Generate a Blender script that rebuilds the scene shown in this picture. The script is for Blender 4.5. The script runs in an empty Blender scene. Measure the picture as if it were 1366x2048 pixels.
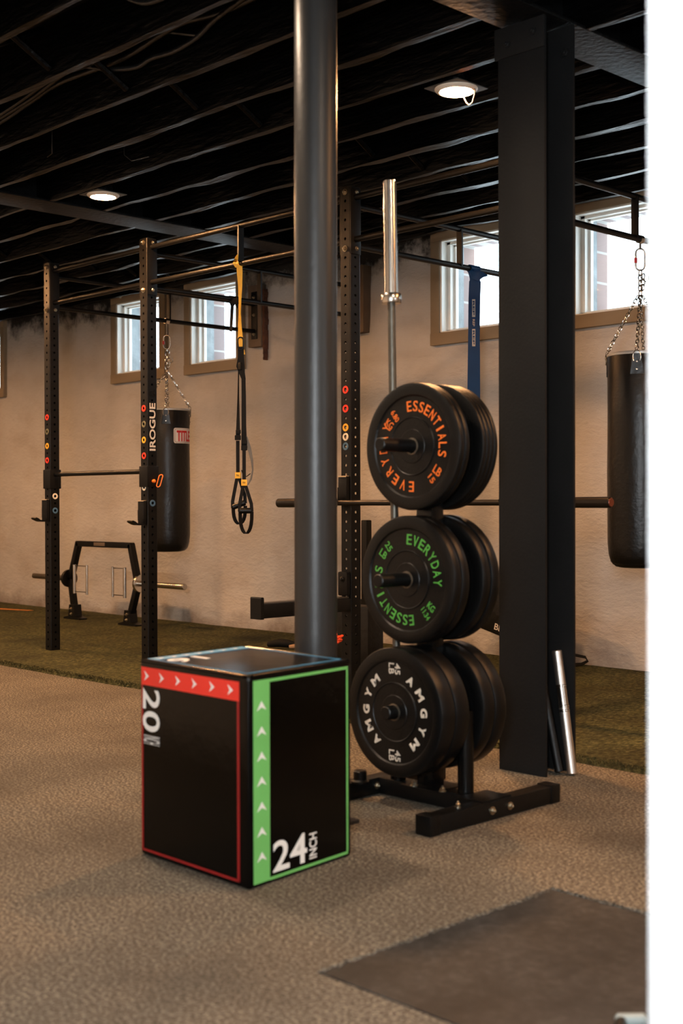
import bpy, bmesh, math, random
from mathutils import Vector, Matrix, noise
random.seed(7)
scene = bpy.context.scene
COL = scene.collection

# ------------------------------------------------------------------ camera
CAM_H = 1.067
YAW, PITCH, ROLL = 0.7989, -0.0080, -0.0028
F0 = Vector((-math.sin(YAW), math.cos(YAW), 0)); R0 = Vector((math.cos(YAW), math.sin(YAW), 0)); U0 = Vector((0, 0, 1))
Fv = F0*math.cos(PITCH) + U0*math.sin(PITCH)
Uv = U0*math.cos(PITCH) - F0*math.sin(PITCH)
Rv = R0*math.cos(ROLL) + Uv*math.sin(ROLL)
Uv = Uv*math.cos(ROLL) - R0*math.sin(ROLL)
cd = bpy.data.cameras.new('camera')
cd.sensor_fit = 'VERTICAL'; cd.sensor_height = 36.0; cd.lens = 2558.7/2048*36.0
cd.dof.use_dof = True; cd.dof.focus_distance = 7.4; cd.dof.aperture_fstop = 3.0
cd.clip_start = 0.05
cam = bpy.data.objects.new('camera', cd); COL.objects.link(cam)
m = Matrix((Rv, Uv, -Fv)).transposed().to_4x4(); m.translation = Vector((0, 0, CAM_H))
cam.matrix_world = m
scene.camera = cam
RL = R0.copy()      # horizontal direction across the view, used to turn hanging straps broadside

# ------------------------------------------------------------------ world (overcast daylight)
SKY = 7.0
w = bpy.data.worlds.new('overcast'); scene.world = w; w.use_nodes = True
nt = w.node_tree; bg = nt.nodes['Background']
tc = nt.nodes.new('ShaderNodeTexCoord'); nz = nt.nodes.new('ShaderNodeTexNoise'); nz.inputs['Scale'].default_value = 9
rp = nt.nodes.new('ShaderNodeValToRGB'); rp.color_ramp.elements[0].color = (0.62, 0.76, 0.86, 1); rp.color_ramp.elements[1].color = (0.92, 0.97, 1, 1)
rp.color_ramp.elements[0].position = 0.35; rp.color_ramp.elements[1].position = 0.62
nt.links.new(tc.outputs['Generated'], nz.inputs['Vector']); nt.links.new(nz.outputs['Fac'], rp.inputs['Fac'])
nt.links.new(rp.outputs['Color'], bg.inputs['Color']); bg.inputs['Strength'].default_value = SKY

# ------------------------------------------------------------------ lights and exposure
LAMP = 1250.0          # emission of each warm ceiling lamp
KEY = 205.0          # daylight from the lobby window right behind the camera
def area(name, loc, target, sx, sy, power, color, portal=False):
    l = bpy.data.lights.new(name, 'AREA'); l.shape = 'RECTANGLE'; l.size = sx; l.size_y = sy; l.energy = power; l.color = color
    if portal: l.cycles.is_portal = True
    o = bpy.data.objects.new(name, l); COL.objects.link(o); o.location = loc
    d = (Vector(target) - Vector(loc)).normalized()
    o.rotation_euler = d.to_track_quat('-Z', 'Z' if abs(d.z) < .9 else 'Y').to_euler()
    return o
area('lobby_window_daylight', (0.15, -0.62, 1.42), (-6.0, 5.2, 1.25), 0.36, 0.62, KEY, (0.88, 0.95, 1.0))
area('side_rim_fill', (2.55, 3.3, 1.9), (-3.0, 3.9, 1.3), 1.3, 0.9, 34.0, (0.80, 0.92, 1.0))  # added unseen area light for cool right-hand rims; no window in that wall
vs = scene.view_settings
vs.view_transform = 'Standard'; vs.look = 'None'; vs.gamma = 1; vs.use_curve_mapping = False
vs.exposure = -0.08
scene.cycles.use_denoising = True
scene.cycles.max_bounces = 8; scene.cycles.diffuse_bounces = 4; scene.cycles.transparent_max_bounces = 12
scene.cycles.sample_clamp_indirect = 6

# ------------------------------------------------------------------ materials
def lin(c):
    return tuple((v/255/12.92) if v/255 <= .04045 else ((v/255+.055)/1.055)**2.4 for v in c)
MATS = {}
def mat(name, col, rough=.6, metal=0.0, var=.12, vscale=6, bump=0.0, bscale=40, spec=.5, stretch=None, coat=0):
    if name in MATS: return MATS[name]
    M = bpy.data.materials.new(name); M.use_nodes = True; n = M.node_tree; b = n.nodes['Principled BSDF']
    c = lin(col)
    b.inputs['Roughness'].default_value = rough; b.inputs['Metallic'].default_value = metal
    b.inputs['Specular IOR Level'].default_value = spec; b.inputs['Coat Weight'].default_value = coat
    t = n.nodes.new('ShaderNodeTexCoord'); mp = n.nodes.new('ShaderNodeMapping')
    if stretch: mp.inputs['Scale'].default_value = stretch
    n.links.new(t.outputs['Object'], mp.inputs['Vector'])
    nz = n.nodes.new('ShaderNodeTexNoise'); nz.inputs['Scale'].default_value = vscale; nz.inputs['Detail'].default_value = 5
    n.links.new(mp.outputs['Vector'], nz.inputs['Vector'])
    r = n.nodes.new('ShaderNodeValToRGB')
    r.color_ramp.elements[0].position = .3; r.color_ramp.elements[1].position = .7
    r.color_ramp.elements[0].color = (*[v*(1-var) for v in c], 1); r.color_ramp.elements[1].color = (*[min(1, v*(1+var)) for v in c], 1)
    n.links.new(nz.outputs['Fac'], r.inputs['Fac']); n.links.new(r.outputs['Color'], b.inputs['Base Color'])
    if bump:
        n2 = n.nodes.new('ShaderNodeTexNoise'); n2.inputs['Scale'].default_value = bscale; n2.inputs['Detail'].default_value = 6
        n.links.new(mp.outputs['Vector'], n2.inputs['Vector'])
        bp = n.nodes.new('ShaderNodeBump'); bp.inputs['Strength'].default_value = bump; bp.inputs['Distance'].default_value = .01
        n.links.new(n2.outputs['Fac'], bp.inputs['Height']); n.links.new(bp.outputs['Normal'], b.inputs['Normal'])
    MATS[name] = M; return M
def emis(name, col, strength):
    M = bpy.data.materials.new(name); M.use_nodes = True; n = M.node_tree; n.nodes.clear()
    e = n.nodes.new('ShaderNodeEmission'); o = n.nodes.new('ShaderNodeOutputMaterial')
    e.inputs['Color'].default_value = (*col, 1); e.inputs['Strength'].default_value = strength
    n.links.new(e.outputs[0], o.inputs[0]); return M

m_black = mat('black_powder_coat', (8, 8, 8), .40, spec=.28, var=.15, vscale=25, bump=.15, bscale=260)
m_blackgloss = mat('black_gloss_paint', (7, 7, 7), .25, spec=.3, var=.1)
m_col = mat('dark_steel_paint', (24, 24, 24), .55, spec=.15, var=.12, vscale=5, bump=.12, bscale=90)
m_pipe = mat('grey_pipe_paint', (38, 37, 36), .4, spec=.42, var=.1, vscale=4, bump=.08, bscale=50)
m_beam = mat('beam_paint', (10, 10, 10), .5, spec=.16, var=.3, vscale=7, bump=.5, bscale=30)
m_joist = mat('black_painted_timber', (3, 3, 3), .33, spec=.15, var=.35, vscale=5, bump=.8, bscale=22, stretch=(.35, 1.6, 1.6))
m_deck = mat('black_painted_boards', (5, 5, 5), .6, spec=.15, var=.3, vscale=6, bump=.6, bscale=12)
m_rubber = mat('black_rubber', (7, 7, 7), .40, spec=.28, var=.15, vscale=18, bump=.12, bscale=120)
m_rubber2 = mat('black_rubber_worn', (8, 8, 8), .40, spec=.3, var=.2, vscale=14, bump=.12, bscale=120)
m_hub = mat('steel_hub', (120, 112, 100), .35, .9)
m_chrome = mat('chrome', (205, 198, 188), .22, 1.0, var=.05)
m_steel = mat('brushed_steel', (200, 192, 182), .24, 1.0, var=.06, vscale=40)
m_shaft = mat('dark_steel_shaft', (92, 88, 80), .45, .8, var=.15, vscale=30)
m_bolt = mat('zinc_bolt', (190, 180, 160), .28, 1.0, var=.1)
m_leather = mat('black_vinyl', (10, 10, 10), .36, spec=.4, var=.12, vscale=9, bump=.25, bscale=35)
m_strap = mat('black_webbing', (7, 7, 7), .7, spec=.25, var=.15, vscale=30, bump=.3, bscale=300)
m_foam = mat('black_vinyl_cover', (2, 2, 2), .22, spec=.2, var=.1, vscale=5, bump=.12, bscale=16)
m_red = mat('red_print', (222, 50, 38), .5, var=.05)
m_redline = mat('dark_red_print', (140, 20, 22), .5, var=.05)
m_green = mat('green_print', (104, 178, 96), .5, var=.05)
m_blue = mat('blue_print', (74, 148, 190), .4, var=.06)
m_white = mat('white_print', (225, 225, 222), .5, var=.04)
m_logo = mat('white_logo', (205, 200, 192), .5, var=.04)
m_oran = mat('orange_print', (232, 110, 34), .5, var=.06)
m_grn = mat('green_plate_print', (78, 158, 62), .5, var=.06)
m_cream = mat('cream_plate_print', (214, 202, 186), .5, var=.06)
m_yel = mat('yellow_webbing', (240, 182, 50), .6, var=.08, vscale=30)
m_bluerub = mat('blue_rubber', (0, 42, 84), .55, spec=.15, var=.1, vscale=8)
m_trim = mat('tan_painted_trim', (136, 120, 98), .6, var=.12, vscale=6, bump=.15, bscale=20, stretch=(.4, 1, 1))
m_vinyl = mat('white_window_vinyl', (235, 234, 228), .4, var=.03)
m_render = mat('grey_render', (132, 140, 144), .8, var=.2, vscale=12, bump=.3, bscale=60)
m_ringred = mat('marker_red', (240, 60, 40), .45, var=.04)
m_ringyel = mat('marker_yellow', (240, 180, 50), .45, var=.04)
m_ringwht = mat('marker_white', (225, 215, 195), .45, var=.04)
m_ringgry = mat('marker_olive', (112, 110, 84), .45, var=.06)
m_ringblu = mat('marker_blue', (70, 105, 135), .45, var=.06)
m_orange = mat('orange_plastic', (250, 130, 45), .4, var=.05)
m_orange2 = mat('orange_cord', (240, 80, 40), .6, var=.1)
m_rust = mat('rusty_board', (84, 52, 36), .85, var=.4, vscale=18, bump=.5, bscale=40)
m_drywall = mat('white_painted_wall', (240, 240, 238), .7, var=.01)
m_grey = mat('grey_webbing', (112, 112, 108), .7, var=.1)
m_tan = mat('tan_leather', (150, 118, 84), .7, var=.15)
m_lampring = mat('white_lamp_ring', (228, 214, 196), .4, var=.02)
m_conduit = mat('painted_conduit', (24, 24, 24), .35, var=.2, bump=.4, bscale=30)
m_glow = emis('warm_lamp_glow', (1.0, 0.48, 0.19), LAMP*1.25)
m_glow2 = emis('lamp_glow', (1.0, 0.74, 0.52), LAMP*.65)

def wall_mat():
    M = bpy.data.materials.new('painted_stone_wall'); M.use_nodes = True; n = M.node_tree; b = n.nodes['Principled BSDF']
    b.inputs['Roughness'].default_value = .62; b.inputs['Specular IOR Level'].default_value = .3
    t = n.nodes.new('ShaderNodeTexCoord'); g = t.outputs['Object']
    def ns(scale, det=5, rough=.55, sc=None, dist=0):
        mp = n.nodes.new('ShaderNodeMapping')
        if sc: mp.inputs['Scale'].default_value = sc
        n.links.new(g, mp.inputs['Vector'])
        x = n.nodes.new('ShaderNodeTexNoise'); x.inputs['Scale'].default_value = scale; x.inputs['Detail'].default_value = det
        x.inputs['Roughness'].default_value = rough; x.inputs['Distortion'].default_value = dist
        n.links.new(mp.outputs['Vector'], x.inputs['Vector']); return x.outputs['Fac']
    def ramp(f, p0, p1, c0, c1):
        r = n.nodes.new('ShaderNodeValToRGB'); r.color_ramp.elements[0].position = p0; r.color_ramp.elements[1].position = p1
        r.color_ramp.elements[0].color = (*c0, 1); r.color_ramp.elements[1].color = (*c1, 1)
        n.links.new(f, r.inputs['Fac']); return r.outputs['Color']
    def mix(f, a, c, kind='MIX'):
        x = n.nodes.new('ShaderNodeMixRGB'); x.blend_type = kind
        if isinstance(f, float): x.inputs[0].default_value = f
        else: n.links.new(f, x.inputs[0])
        n.links.new(a, x.inputs[1]) if not isinstance(a, tuple) else setattr(x.inputs[1], 'default_value', (*a, 1))
        n.links.new(c, x.inputs[2]) if not isinstance(c, tuple) else setattr(x.inputs[2], 'default_value', (*c, 1))
        return x.outputs[0]
    def mth(op, a, c):
        x = n.nodes.new('ShaderNodeMath'); x.operation = op
        for i, v in enumerate((a, c)):
            if isinstance(v, (int, float)): x.inputs[i].default_value = v
            else: n.links.new(v, x.inputs[i])
        return x.outputs[0]
    base = ramp(ns(1.1, 4), .3, .72, lin((170, 167, 163)), lin((198, 195, 191)))
    base = mix(ramp(ns(2.3, 6, .6, (1, 1, 2.2)), .5, .78, (0, 0, 0), (.45, .45, .45)), base, lin((158, 144, 128)))
    base = mix(ramp(ns(7, 6, .7, (1, 1, 3)), .62, .74, (0, 0, 0), (.4, .4, .4)), base, lin((150, 140, 128)))
    sp = n.nodes.new('ShaderNodeSeparateXYZ'); n.links.new(g, sp.inputs[0])
    z = sp.outputs['Z']
    # grime stains at the foot of the wall
    foot = mth('ADD', mth('MULTIPLY', mth('SUBTRACT', .32, z), 2.2), mth('SUBTRACT', mth('MULTIPLY', ns(1.7, 6, .65), 2.2), 1.45))
    base = mix(ramp(foot, .12, .7, (0, 0, 0), (.75, .75, .75)), base, lin((92, 70, 52)))
    # black ceiling overspray with a ragged lower edge
    top = mth('ADD', mth('MULTIPLY', mth('SUBTRACT', z, 2.73), 3.2), mth('SUBTRACT', mth('MULTIPLY', ns(3.1, 8, .72), 2.3), 1.12))
    base = mix(ramp(top, .1, .62, (0, 0, 0), (1, 1, 1)), base, lin((28, 28, 27)))
    n.links.new(base, b.inputs['Base Color'])
    h = mth('ADD', mth('MULTIPLY', ns(26, 7, .6, (1, 1, 1.8)), .55), mth('MULTIPLY', ns(5, 6, .65, (.8, 1, 1.7), .9), .8))
    bp = n.nodes.new('ShaderNodeBump'); bp.inputs['Strength'].default_value = .5; bp.inputs['Distance'].default_value = .03
    n.links.new(h, bp.inputs['Height']); n.links.new(bp.outputs['Normal'], b.inputs['Normal'])
    return M
def ground_mat(name, cols, fine, patch, bump, dist, rough=.9, sc=None, patchmix=.5, pcol=None):
    M = bpy.data.materials.new(name); M.use_nodes = True; n = M.node_tree; b = n.nodes['Principled BSDF']
    b.inputs['Roughness'].default_value = rough; b.inputs['Specular IOR Level'].default_value = .15
    t = n.nodes.new('ShaderNodeTexCoord'); mp = n.nodes.new('ShaderNodeMapping')
    if sc: mp.inputs['Scale'].default_value = sc
    n.links.new(t.outputs['Object'], mp.inputs['Vector'])
    f = n.nodes.new('ShaderNodeTexNoise'); f.inputs['Scale'].default_value = fine; f.inputs['Detail'].default_value = 4; f.inputs['Roughness'].default_value = .7
    n.links.new(mp.outputs['Vector'], f.inputs['Vector'])
    r = n.nodes.new('ShaderNodeValToRGB'); r.color_ramp.elements[0].position = .34; r.color_ramp.elements[1].position = .66
    r.color_ramp.elements[0].color = (*lin(cols[0]), 1); r.color_ramp.elements[1].color = (*lin(cols[2]), 1)
    e = r.color_ramp.elements.new(.5); e.color = (*lin(cols[1]), 1)
    n.links.new(f.outputs['Fac'], r.inputs['Fac'])
    p = n.nodes.new('ShaderNodeTexNoise'); p.inputs['Scale'].default_value = patch; p.inputs['Detail'].default_value = 6; p.inputs['Roughness'].default_value = .62
    n.links.new(t.outputs['Object'], p.inputs['Vector'])
    pr = n.nodes.new('ShaderNodeValToRGB'); pr.color_ramp.elements[0].position = .42; pr.color_ramp.elements[1].position = .68
    pr.color_ramp.elements[0].color = (0, 0, 0, 1); pr.color_ramp.elements[1].color = (patchmix,)*3 + (1,)
    n.links.new(p.outputs['Fac'], pr.inputs['Fac'])
    x = n.nodes.new('ShaderNodeMixRGB'); n.links.new(pr.outputs['Color'], x.inputs[0]); n.links.new(r.outputs['Color'], x.inputs[1])
    x.inputs[2].default_value = (*lin(pcol), 1)
    n.links.new(x.outputs[0], b.inputs['Base Color'])
    bp = n.nodes.new('ShaderNodeBump'); bp.inputs['Strength'].default_value = bump; bp.inputs['Distance'].default_value = dist
    n.links.new(f.outputs['Fac'], bp.inputs['Height']); n.links.new(bp.outputs['Normal'], b.inputs['Normal'])
    return M
m_wall = wall_mat()
m_carpet = ground_mat('looped_carpet', ((40, 36, 31), (98, 91, 80), (170, 160, 144)), 105, 1.9, .5, .008, pcol=(72, 66, 58), patchmix=.6)
m_turf = ground_mat('artificial_turf', ((34, 36, 20), (70, 70, 42), (110, 108, 72)), 60, 2.2, 1.0, .02, sc=(1, .55, 1), pcol=(46, 42, 26), patchmix=.7)
m_mat = ground_mat('rubber_platform', ((50, 48, 47), (58, 56, 54), (70, 68, 66)), 30, 3.2, .15, .004, rough=.5, pcol=(36, 35, 34), patchmix=.8)
def brick_mat():
    M = bpy.data.materials.new('outside_brick'); M.use_nodes = True; n = M.node_tree; b = n.nodes['Principled BSDF']
    t = n.nodes.new('ShaderNodeTexCoord'); mp = n.nodes.new('ShaderNodeMapping'); mp.inputs['Rotation'].default_value = (math.pi/2, 0, math.pi/2)
    br = n.nodes.new('ShaderNodeTexBrick'); br.inputs['Scale'].default_value = 1.0
    br.inputs['Brick Width'].default_value = .2; br.inputs['Row Height'].default_value = .07; br.inputs['Mortar Size'].default_value = .008
    br.inputs['Color1'].default_value = (*lin((150, 128, 122)), 1); br.inputs['Color2'].default_value = (*lin((132, 120, 120)), 1); br.inputs['Mortar'].default_value = (*lin((170, 168, 165)), 1)
    n.links.new(t.outputs['Object'], mp.inputs['Vector']); n.links.new(mp.outputs['Vector'], br.inputs['Vector'])
    n.links.new(br.outputs['Color'], b.inputs['Base Color']); b.inputs['Roughness'].default_value = .9
    return M
m_brick = brick_mat()
def glass_mat():
    M = bpy.data.materials.new('window_glass'); M.use_nodes = True; n = M.node_tree; n.nodes.clear()
    t = n.nodes.new('ShaderNodeBsdfTransparent'); t.inputs[0].default_value = (.93, .96, .97, 1)
    g = n.nodes.new('ShaderNodeBsdfGlossy'); g.inputs['Roughness'].default_value = .03
    x = n.nodes.new('ShaderNodeMixShader'); o = n.nodes.new('ShaderNodeOutputMaterial')
    x.inputs[0].default_value = .05; n.links.new(t.outputs[0], x.inputs[1]); n.links.new(g.outputs[0], x.inputs[2]); n.links.new(x.outputs[0], o.inputs[0])
    return M
m_glass = glass_mat()

# ------------------------------------------------------------------ geometry helpers (all in world metres)
def frame(d):
    d = d.normalized(); a = Vector((0, 0, 1)) if abs(d.z) < .95 else Vector((0, 1, 0))
    u = a.cross(d).normalized(); v = d.cross(u).normalized(); return u, v
class G:
    def __init__(s): s.v = []; s.f = []
    def add(s, vs_, fs):
        o = len(s.v); s.v += [Vector(p) for p in vs_]; s.f += [tuple(i+o for i in f) for f in fs]; return s
    def box(s, c, size, rot=None, bev=0.0):
        bm = bmesh.new(); bmesh.ops.create_cube(bm, size=1)
        bmesh.ops.scale(bm, vec=size, verts=bm.verts)
        if bev: bmesh.ops.bevel(bm, geom=bm.edges[:], offset=min(bev, min(size)*.45), segments=2, affect='EDGES', profile=.6)
        if rot is not None: bmesh.ops.transform(bm, matrix=rot.to_4x4(), verts=bm.verts)
        bmesh.ops.translate(bm, vec=c, verts=bm.verts)
        bm.verts.index_update(); s.add([v.co.copy() for v in bm.verts], [tuple(v.index for v in f.verts) for f in bm.faces]); bm.free(); return s
    def b2(s, lo, hi, bev=0.0):
        lo = Vector(lo); hi = Vector(hi); return s.box((lo+hi)/2, hi-lo, bev=bev)
    def cyl(s, p0, p1, r0, r1=None, n=24, cap=True, bev=0.0):
        p0 = Vector(p0); p1 = Vector(p1); r1 = r0 if r1 is None else r1; L = (p1-p0).length
        if bev: prof = [(0, 0), (r0-bev, 0), (r0, bev), (r1, L-bev), (r1-bev, L), (0, L)]
        elif cap: prof = [(0, 0), (r0, 0), (r1, L), (0, L)]
        else: prof = [(r0, 0), (r1, L)]
        return s.lathe(p0, p1-p0, prof, n)
    def lathe(s, o, axis, prof, n=32):
        axis = Vector(axis).normalized(); u, v = frame(axis); o = Vector(o); rings = []; vs_ = []; fs = []
        for r, h in prof:
            if r < 1e-6: rings.append([len(vs_)]); vs_.append(o+axis*h)
            else:
                rings.append(list(range(len(vs_), len(vs_)+n)))
                for k in range(n):
                    a = 2*math.pi*k/n; vs_.append(o+axis*h+u*(r*math.cos(a))+v*(r*math.sin(a)))
        for A, B in zip(rings, rings[1:]):
            for k in range(n):
                k2 = (k+1) % n
                if len(A) == 1 and len(B) == 1: break
                if len(A) == 1: fs.append((A[0], B[k2], B[k]))
                elif len(B) == 1: fs.append((A[k], A[k2], B[0]))
                else: fs.append((A[k], A[k2], B[k2], B[k]))
        return s.add(vs_, fs)
    def tube(s, path, r, n=10, closed=False):
        P = [Vector(p) for p in path]; N = len(P); vs_ = []; fs = []; u = None
        for i, p in enumerate(P):
            if closed: d = P[(i+1) % N]-P[i-1]
            else: d = P[min(i+1, N-1)]-P[max(i-1, 0)]
            d.normalize()
            if u is None: u, v = frame(d)
            else:
                u = (u-d*u.dot(d)).normalized(); v = d.cross(u)
            rr = r[i] if isinstance(r, (list, tuple)) else r
            for k in range(n):
                a = 2*math.pi*k/n; vs_.append(p+u*(rr*math.cos(a))+v*(rr*math.sin(a)))
        for i in range(N if closed else N-1):
            j = (i+1) % N
            for k in range(n):
                k2 = (k+1) % n; fs.append((i*n+k, i*n+k2, j*n+k2, j*n+k))
        if not closed: fs.append(tuple(range(n-1, -1, -1))); fs.append(tuple((N-1)*n+k for k in range(n)))
        return s.add(vs_, fs)
    def ribbon(s, path, width, thick, side):
        P = [Vector(p) for p in path]; N = len(P); vs_ = []; fs = []
        for i, p in enumerate(P):
            d = (P[min(i+1, N-1)]-P[max(i-1, 0)]).normalized()
            sd = Vector(side[i] if isinstance(side, list) else side); sd = (sd-d*sd.dot(d)).normalized(); nr = d.cross(sd)
            wd = (width[i] if isinstance(width, (list, tuple)) else width)/2
            for a, b in ((-1, -1), (1, -1), (1, 1), (-1, 1)): vs_.append(p+sd*(a*wd)+nr*(b*thick/2))
        for i in range(N-1):
            for k in range(4):
                k2 = (k+1) % 4; fs.append((i*4+k, i*4+k2, i*4+4+k2, i*4+4+k))
        fs.append((3, 2, 1, 0)); fs.append(tuple((N-1)*4+k for k in range(4)))
        return s.add(vs_, fs)
    def prism(s, poly, fn, t):
        """poly: 2-D outline; fn(x, y, h) gives the world point; h runs 0..t"""
        n = len(poly)
        vs_ = [fn(x, y, 0) for x, y in poly]+[fn(x, y, t) for x, y in poly]
        fs = [tuple(range(n))[::-1], tuple(range(n, 2*n))]+[(k, (k+1) % n, n+(k+1) % n, n+k) for k in range(n)]
        return s.add(vs_, fs)
    def build(s, name, mt, parent=None, origin=None, smooth=40, **props):
        me = bpy.data.meshes.new(name); org = parent_origin(parent) if origin is None else Vector(origin)
        me.from_pydata([p-org for p in s.v], [], s.f); me.validate(); me.materials.append(mt)
        bm = bmesh.new(); bm.from_mesh(me); bmesh.ops.recalc_face_normals(bm, faces=bm.faces[:]); bm.to_mesh(me); bm.free()
        if smooth:
            me.polygons.foreach_set('use_smooth', [True]*len(me.polygons)); me.set_sharp_from_angle(angle=math.radians(smooth))
        o = bpy.data.objects.new(name, me); COL.objects.link(o)
        if parent is not None:
            o.parent = parent
            if origin is not None: o.location = org-parent_origin(parent)
        elif origin is not None: o.location = org
        for k, v in props.items(): o[k] = v
        return o
def parent_origin(p):
    v = Vector((0, 0, 0))
    while p is not None: v += p.location; p = p.parent
    return v
def thing(name, loc, label, category, group=None):
    o = bpy.data.objects.new(name, None); o.empty_display_size = .1; COL.objects.link(o); o.location = loc
    o['label'] = label; o['category'] = category
    if group: o['group'] = group
    return o
def one(name, g, mt, loc, label, category, group=None, **kw):
    o = g.build(name, mt, None, loc, **kw); o['label'] = label; o['category'] = category
    if group: o['group'] = group
    return o
def dup(o, parent=None, loc=None):
    c = o.copy(); COL.objects.link(c)
    if parent is not None: c.parent = parent
    if loc is not None: c.location = loc
    for ch in o.children: dup(ch, c)
    return c
_tc = {}
def glyphs(s, size=1.0, bold=0.0, spacing=1.0):
    """flat outline mesh of a string, baseline at y=0, starting at x=0; returns verts, faces, width"""
    key = (s, bold, spacing)
    if key not in _tc:
        cu = bpy.data.curves.new('t', 'FONT'); cu.body = s; cu.size = 1; cu.offset = bold; cu.space_character = spacing; cu.resolution_u = 4
        ob = bpy.data.objects.new('t', cu); COL.objects.link(ob); bpy.context.view_layer.update()
        me = bpy.data.meshes.new_from_object(ob.evaluated_get(bpy.context.evaluated_depsgraph_get()))
        V = [tuple(v.co) for v in me.vertices]; Fs = [tuple(p.vertices) for p in me.polygons]
        bpy.data.objects.remove(ob); bpy.data.curves.remove(cu); bpy.data.meshes.remove(me)
        x0 = min(v[0] for v in V); x1 = max(v[0] for v in V)
        _tc[key] = ([(v[0]-x0, v[1]) for v in V], Fs, x1-x0, max(v[1] for v in V))
    V, Fs, wd, hh = _tc[key]
    return [(x*size, y*size) for x, y in V], Fs, wd*size, hh*size
def put_text(g, s, fn, height, width=None, bold=0.0, t=.0015, anchor='c'):
    """fn(x, y, h): world point; text scaled so capitals are height tall (and width wide if given), anchored centre"""
    V, Fs, wd, hh = glyphs(s, 1.0, bold)
    sy = height/hh; sx = sy if width is None else width/wd
    ox = -wd*sx/2 if anchor == 'c' else 0; oy = -height/2 if anchor == 'c' else 0
    n = len(V)
    vs_ = [fn(x*sx+ox, y*sy+oy, 0) for x, y in V]+[fn(x*sx+ox, y*sy+oy, t) for x, y in V]
    # side walls from boundary edges
    cnt = {}
    for f in Fs:
        for a, b in zip(f, f[1:]+f[:1]): cnt[(a, b)] = 1
    side = [(a, b, b+n, a+n) for (a, b) in cnt if (b, a) not in cnt]
    g.add(vs_, [tuple(i+n for i in f) for f in Fs]+[tuple(reversed(f)) for f in Fs]+side)
def stad(c, ax, u, L, W, n=6):
    """stadium outline path: long axis ax, width axis u"""
    c = Vector(c); ax = Vector(ax).normalized(); u = Vector(u).normalized(); r = W/2; h = L/2-r; P = []
    for k in range(n+1):
        a = math.pi*k/n; P.append(c+ax*(h+r*math.sin(a))+u*(r*math.cos(a)))
    for k in range(n+1):
        a = math.pi+math.pi*k/n; P.append(c+ax*(-h+r*math.sin(a))+u*(r*math.cos(a)))
    return P
def chain(g, p0, p1, link=.026, wd=.017, wire=.0027):
    p0 = Vector(p0); p1 = Vector(p1); d = p1-p0; L = d.length; d.normalize(); u, v = frame(d)
    step = link-2*wire; n = max(1, round(L/step)); step = L/n
    for k in range(n):
        a = k*1.57+.35; uu = u*math.cos(a)+v*math.sin(a)
        g.tube(stad(p0+d*(step*(k+.5)), d, uu, step+2*wire, wd, 4), wire, 5, True)
    return g
def bolt(g, p, nrm, r=.014, h=.012):
    nrm = Vector(nrm).normalized(); p = Vector(p)
    g.cyl(p, p+nrm*.003, r*1.35, n=16); g.cyl(p+nrm*.003, p+nrm*h, r, n=6, bev=.002); g.cyl(p+nrm*h, p+nrm*(h+.007), r*.5, n=10, bev=.002)

# ================================================================== THE SETTING
YW = 6.83; ZC = 2.94; XL, XR = -16.0, 2.6; YF = 0.70
def struct(g, name, mt, parent=None, **kw):
    o = g.build(name, mt, parent, **kw)
    if parent is None: o['kind'] = 'structure'
    return o
# --- floor with a cut-out for the rubber platform
MX0, MX1, MY0, MY1 = -2.115, 1.6, 1.975, 2.872
fl = G()
for x0, y0, x1, y1 in ((XL, -0.7, XR, MY0), (XL, MY0, MX0, MY1), (MX1, MY0, XR, MY1), (XL, MY1, XR, 7.0)):
    fl.b2((x0, y0, -.03), (x1, y1, 0))
struct(fl, 'floor', m_carpet, smooth=0)
struct(G().b2((XL, -0.7, -.12), (XR, 7.2, -.04)), 'trim_7', mat('black_subfloor', (16, 15, 14), .9), smooth=0)
# fuzzy cut edge of the carpet round the platform
ed = G()
for i in range(420):
    t = random.random()
    if random.random() < .55: p = Vector((MX0+random.uniform(-.006, .006), MY0+t*(MY1-MY0), 0)); d = Vector((1, 0, 0))
    else: p = Vector((MX0+t*1.2, MY1+random.uniform(-.005, .006), 0)); d = Vector((0, -1, 0))
    d = (d+Vector((random.uniform(-.7, .7), random.uniform(-.7, .7), 0))).normalized()
    ed.ribbon([p+Vector((0, 0, .001)), p+d*random.uniform(.006, .016)+Vector((0, 0, random.uniform(.002, .005)))], .007, .003, d.cross(Vector((0, 0, 1))))
# --- rubber platform
pm = G()
pm.add([(MX0+.004, MY0+.004, -.028), (MX1, MY0+.004, -.028), (MX1, MY1-.052, -.028), (MX0+.004, MY1-.02, -.028),
        (MX0+.004, MY0+.004, .002), (MX1, MY0+.004, .002), (MX1, MY1-.052, .002), (MX0+.004, MY1-.02, .002)],
       [(3, 2, 1, 0), (4, 5, 6, 7), (0, 1, 5, 4), (1, 2, 6, 5), (2, 3, 7, 6), (3, 0, 4, 7)])
one('rubber_mat', pm, m_mat, ((MX0+MX1)/2, (MY0+MY1)/2, 0), 'brown-grey rubber lifting mat let into the carpet at lower right', 'mat', smooth=0)
fz = one('carpet_fringe', ed, m_carpet, (MX0, MY0, 0), 'frayed cut edge of the beige carpet round the rubber mat', 'carpet edge', smooth=0); fz['kind'] = 'stuff'
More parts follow.
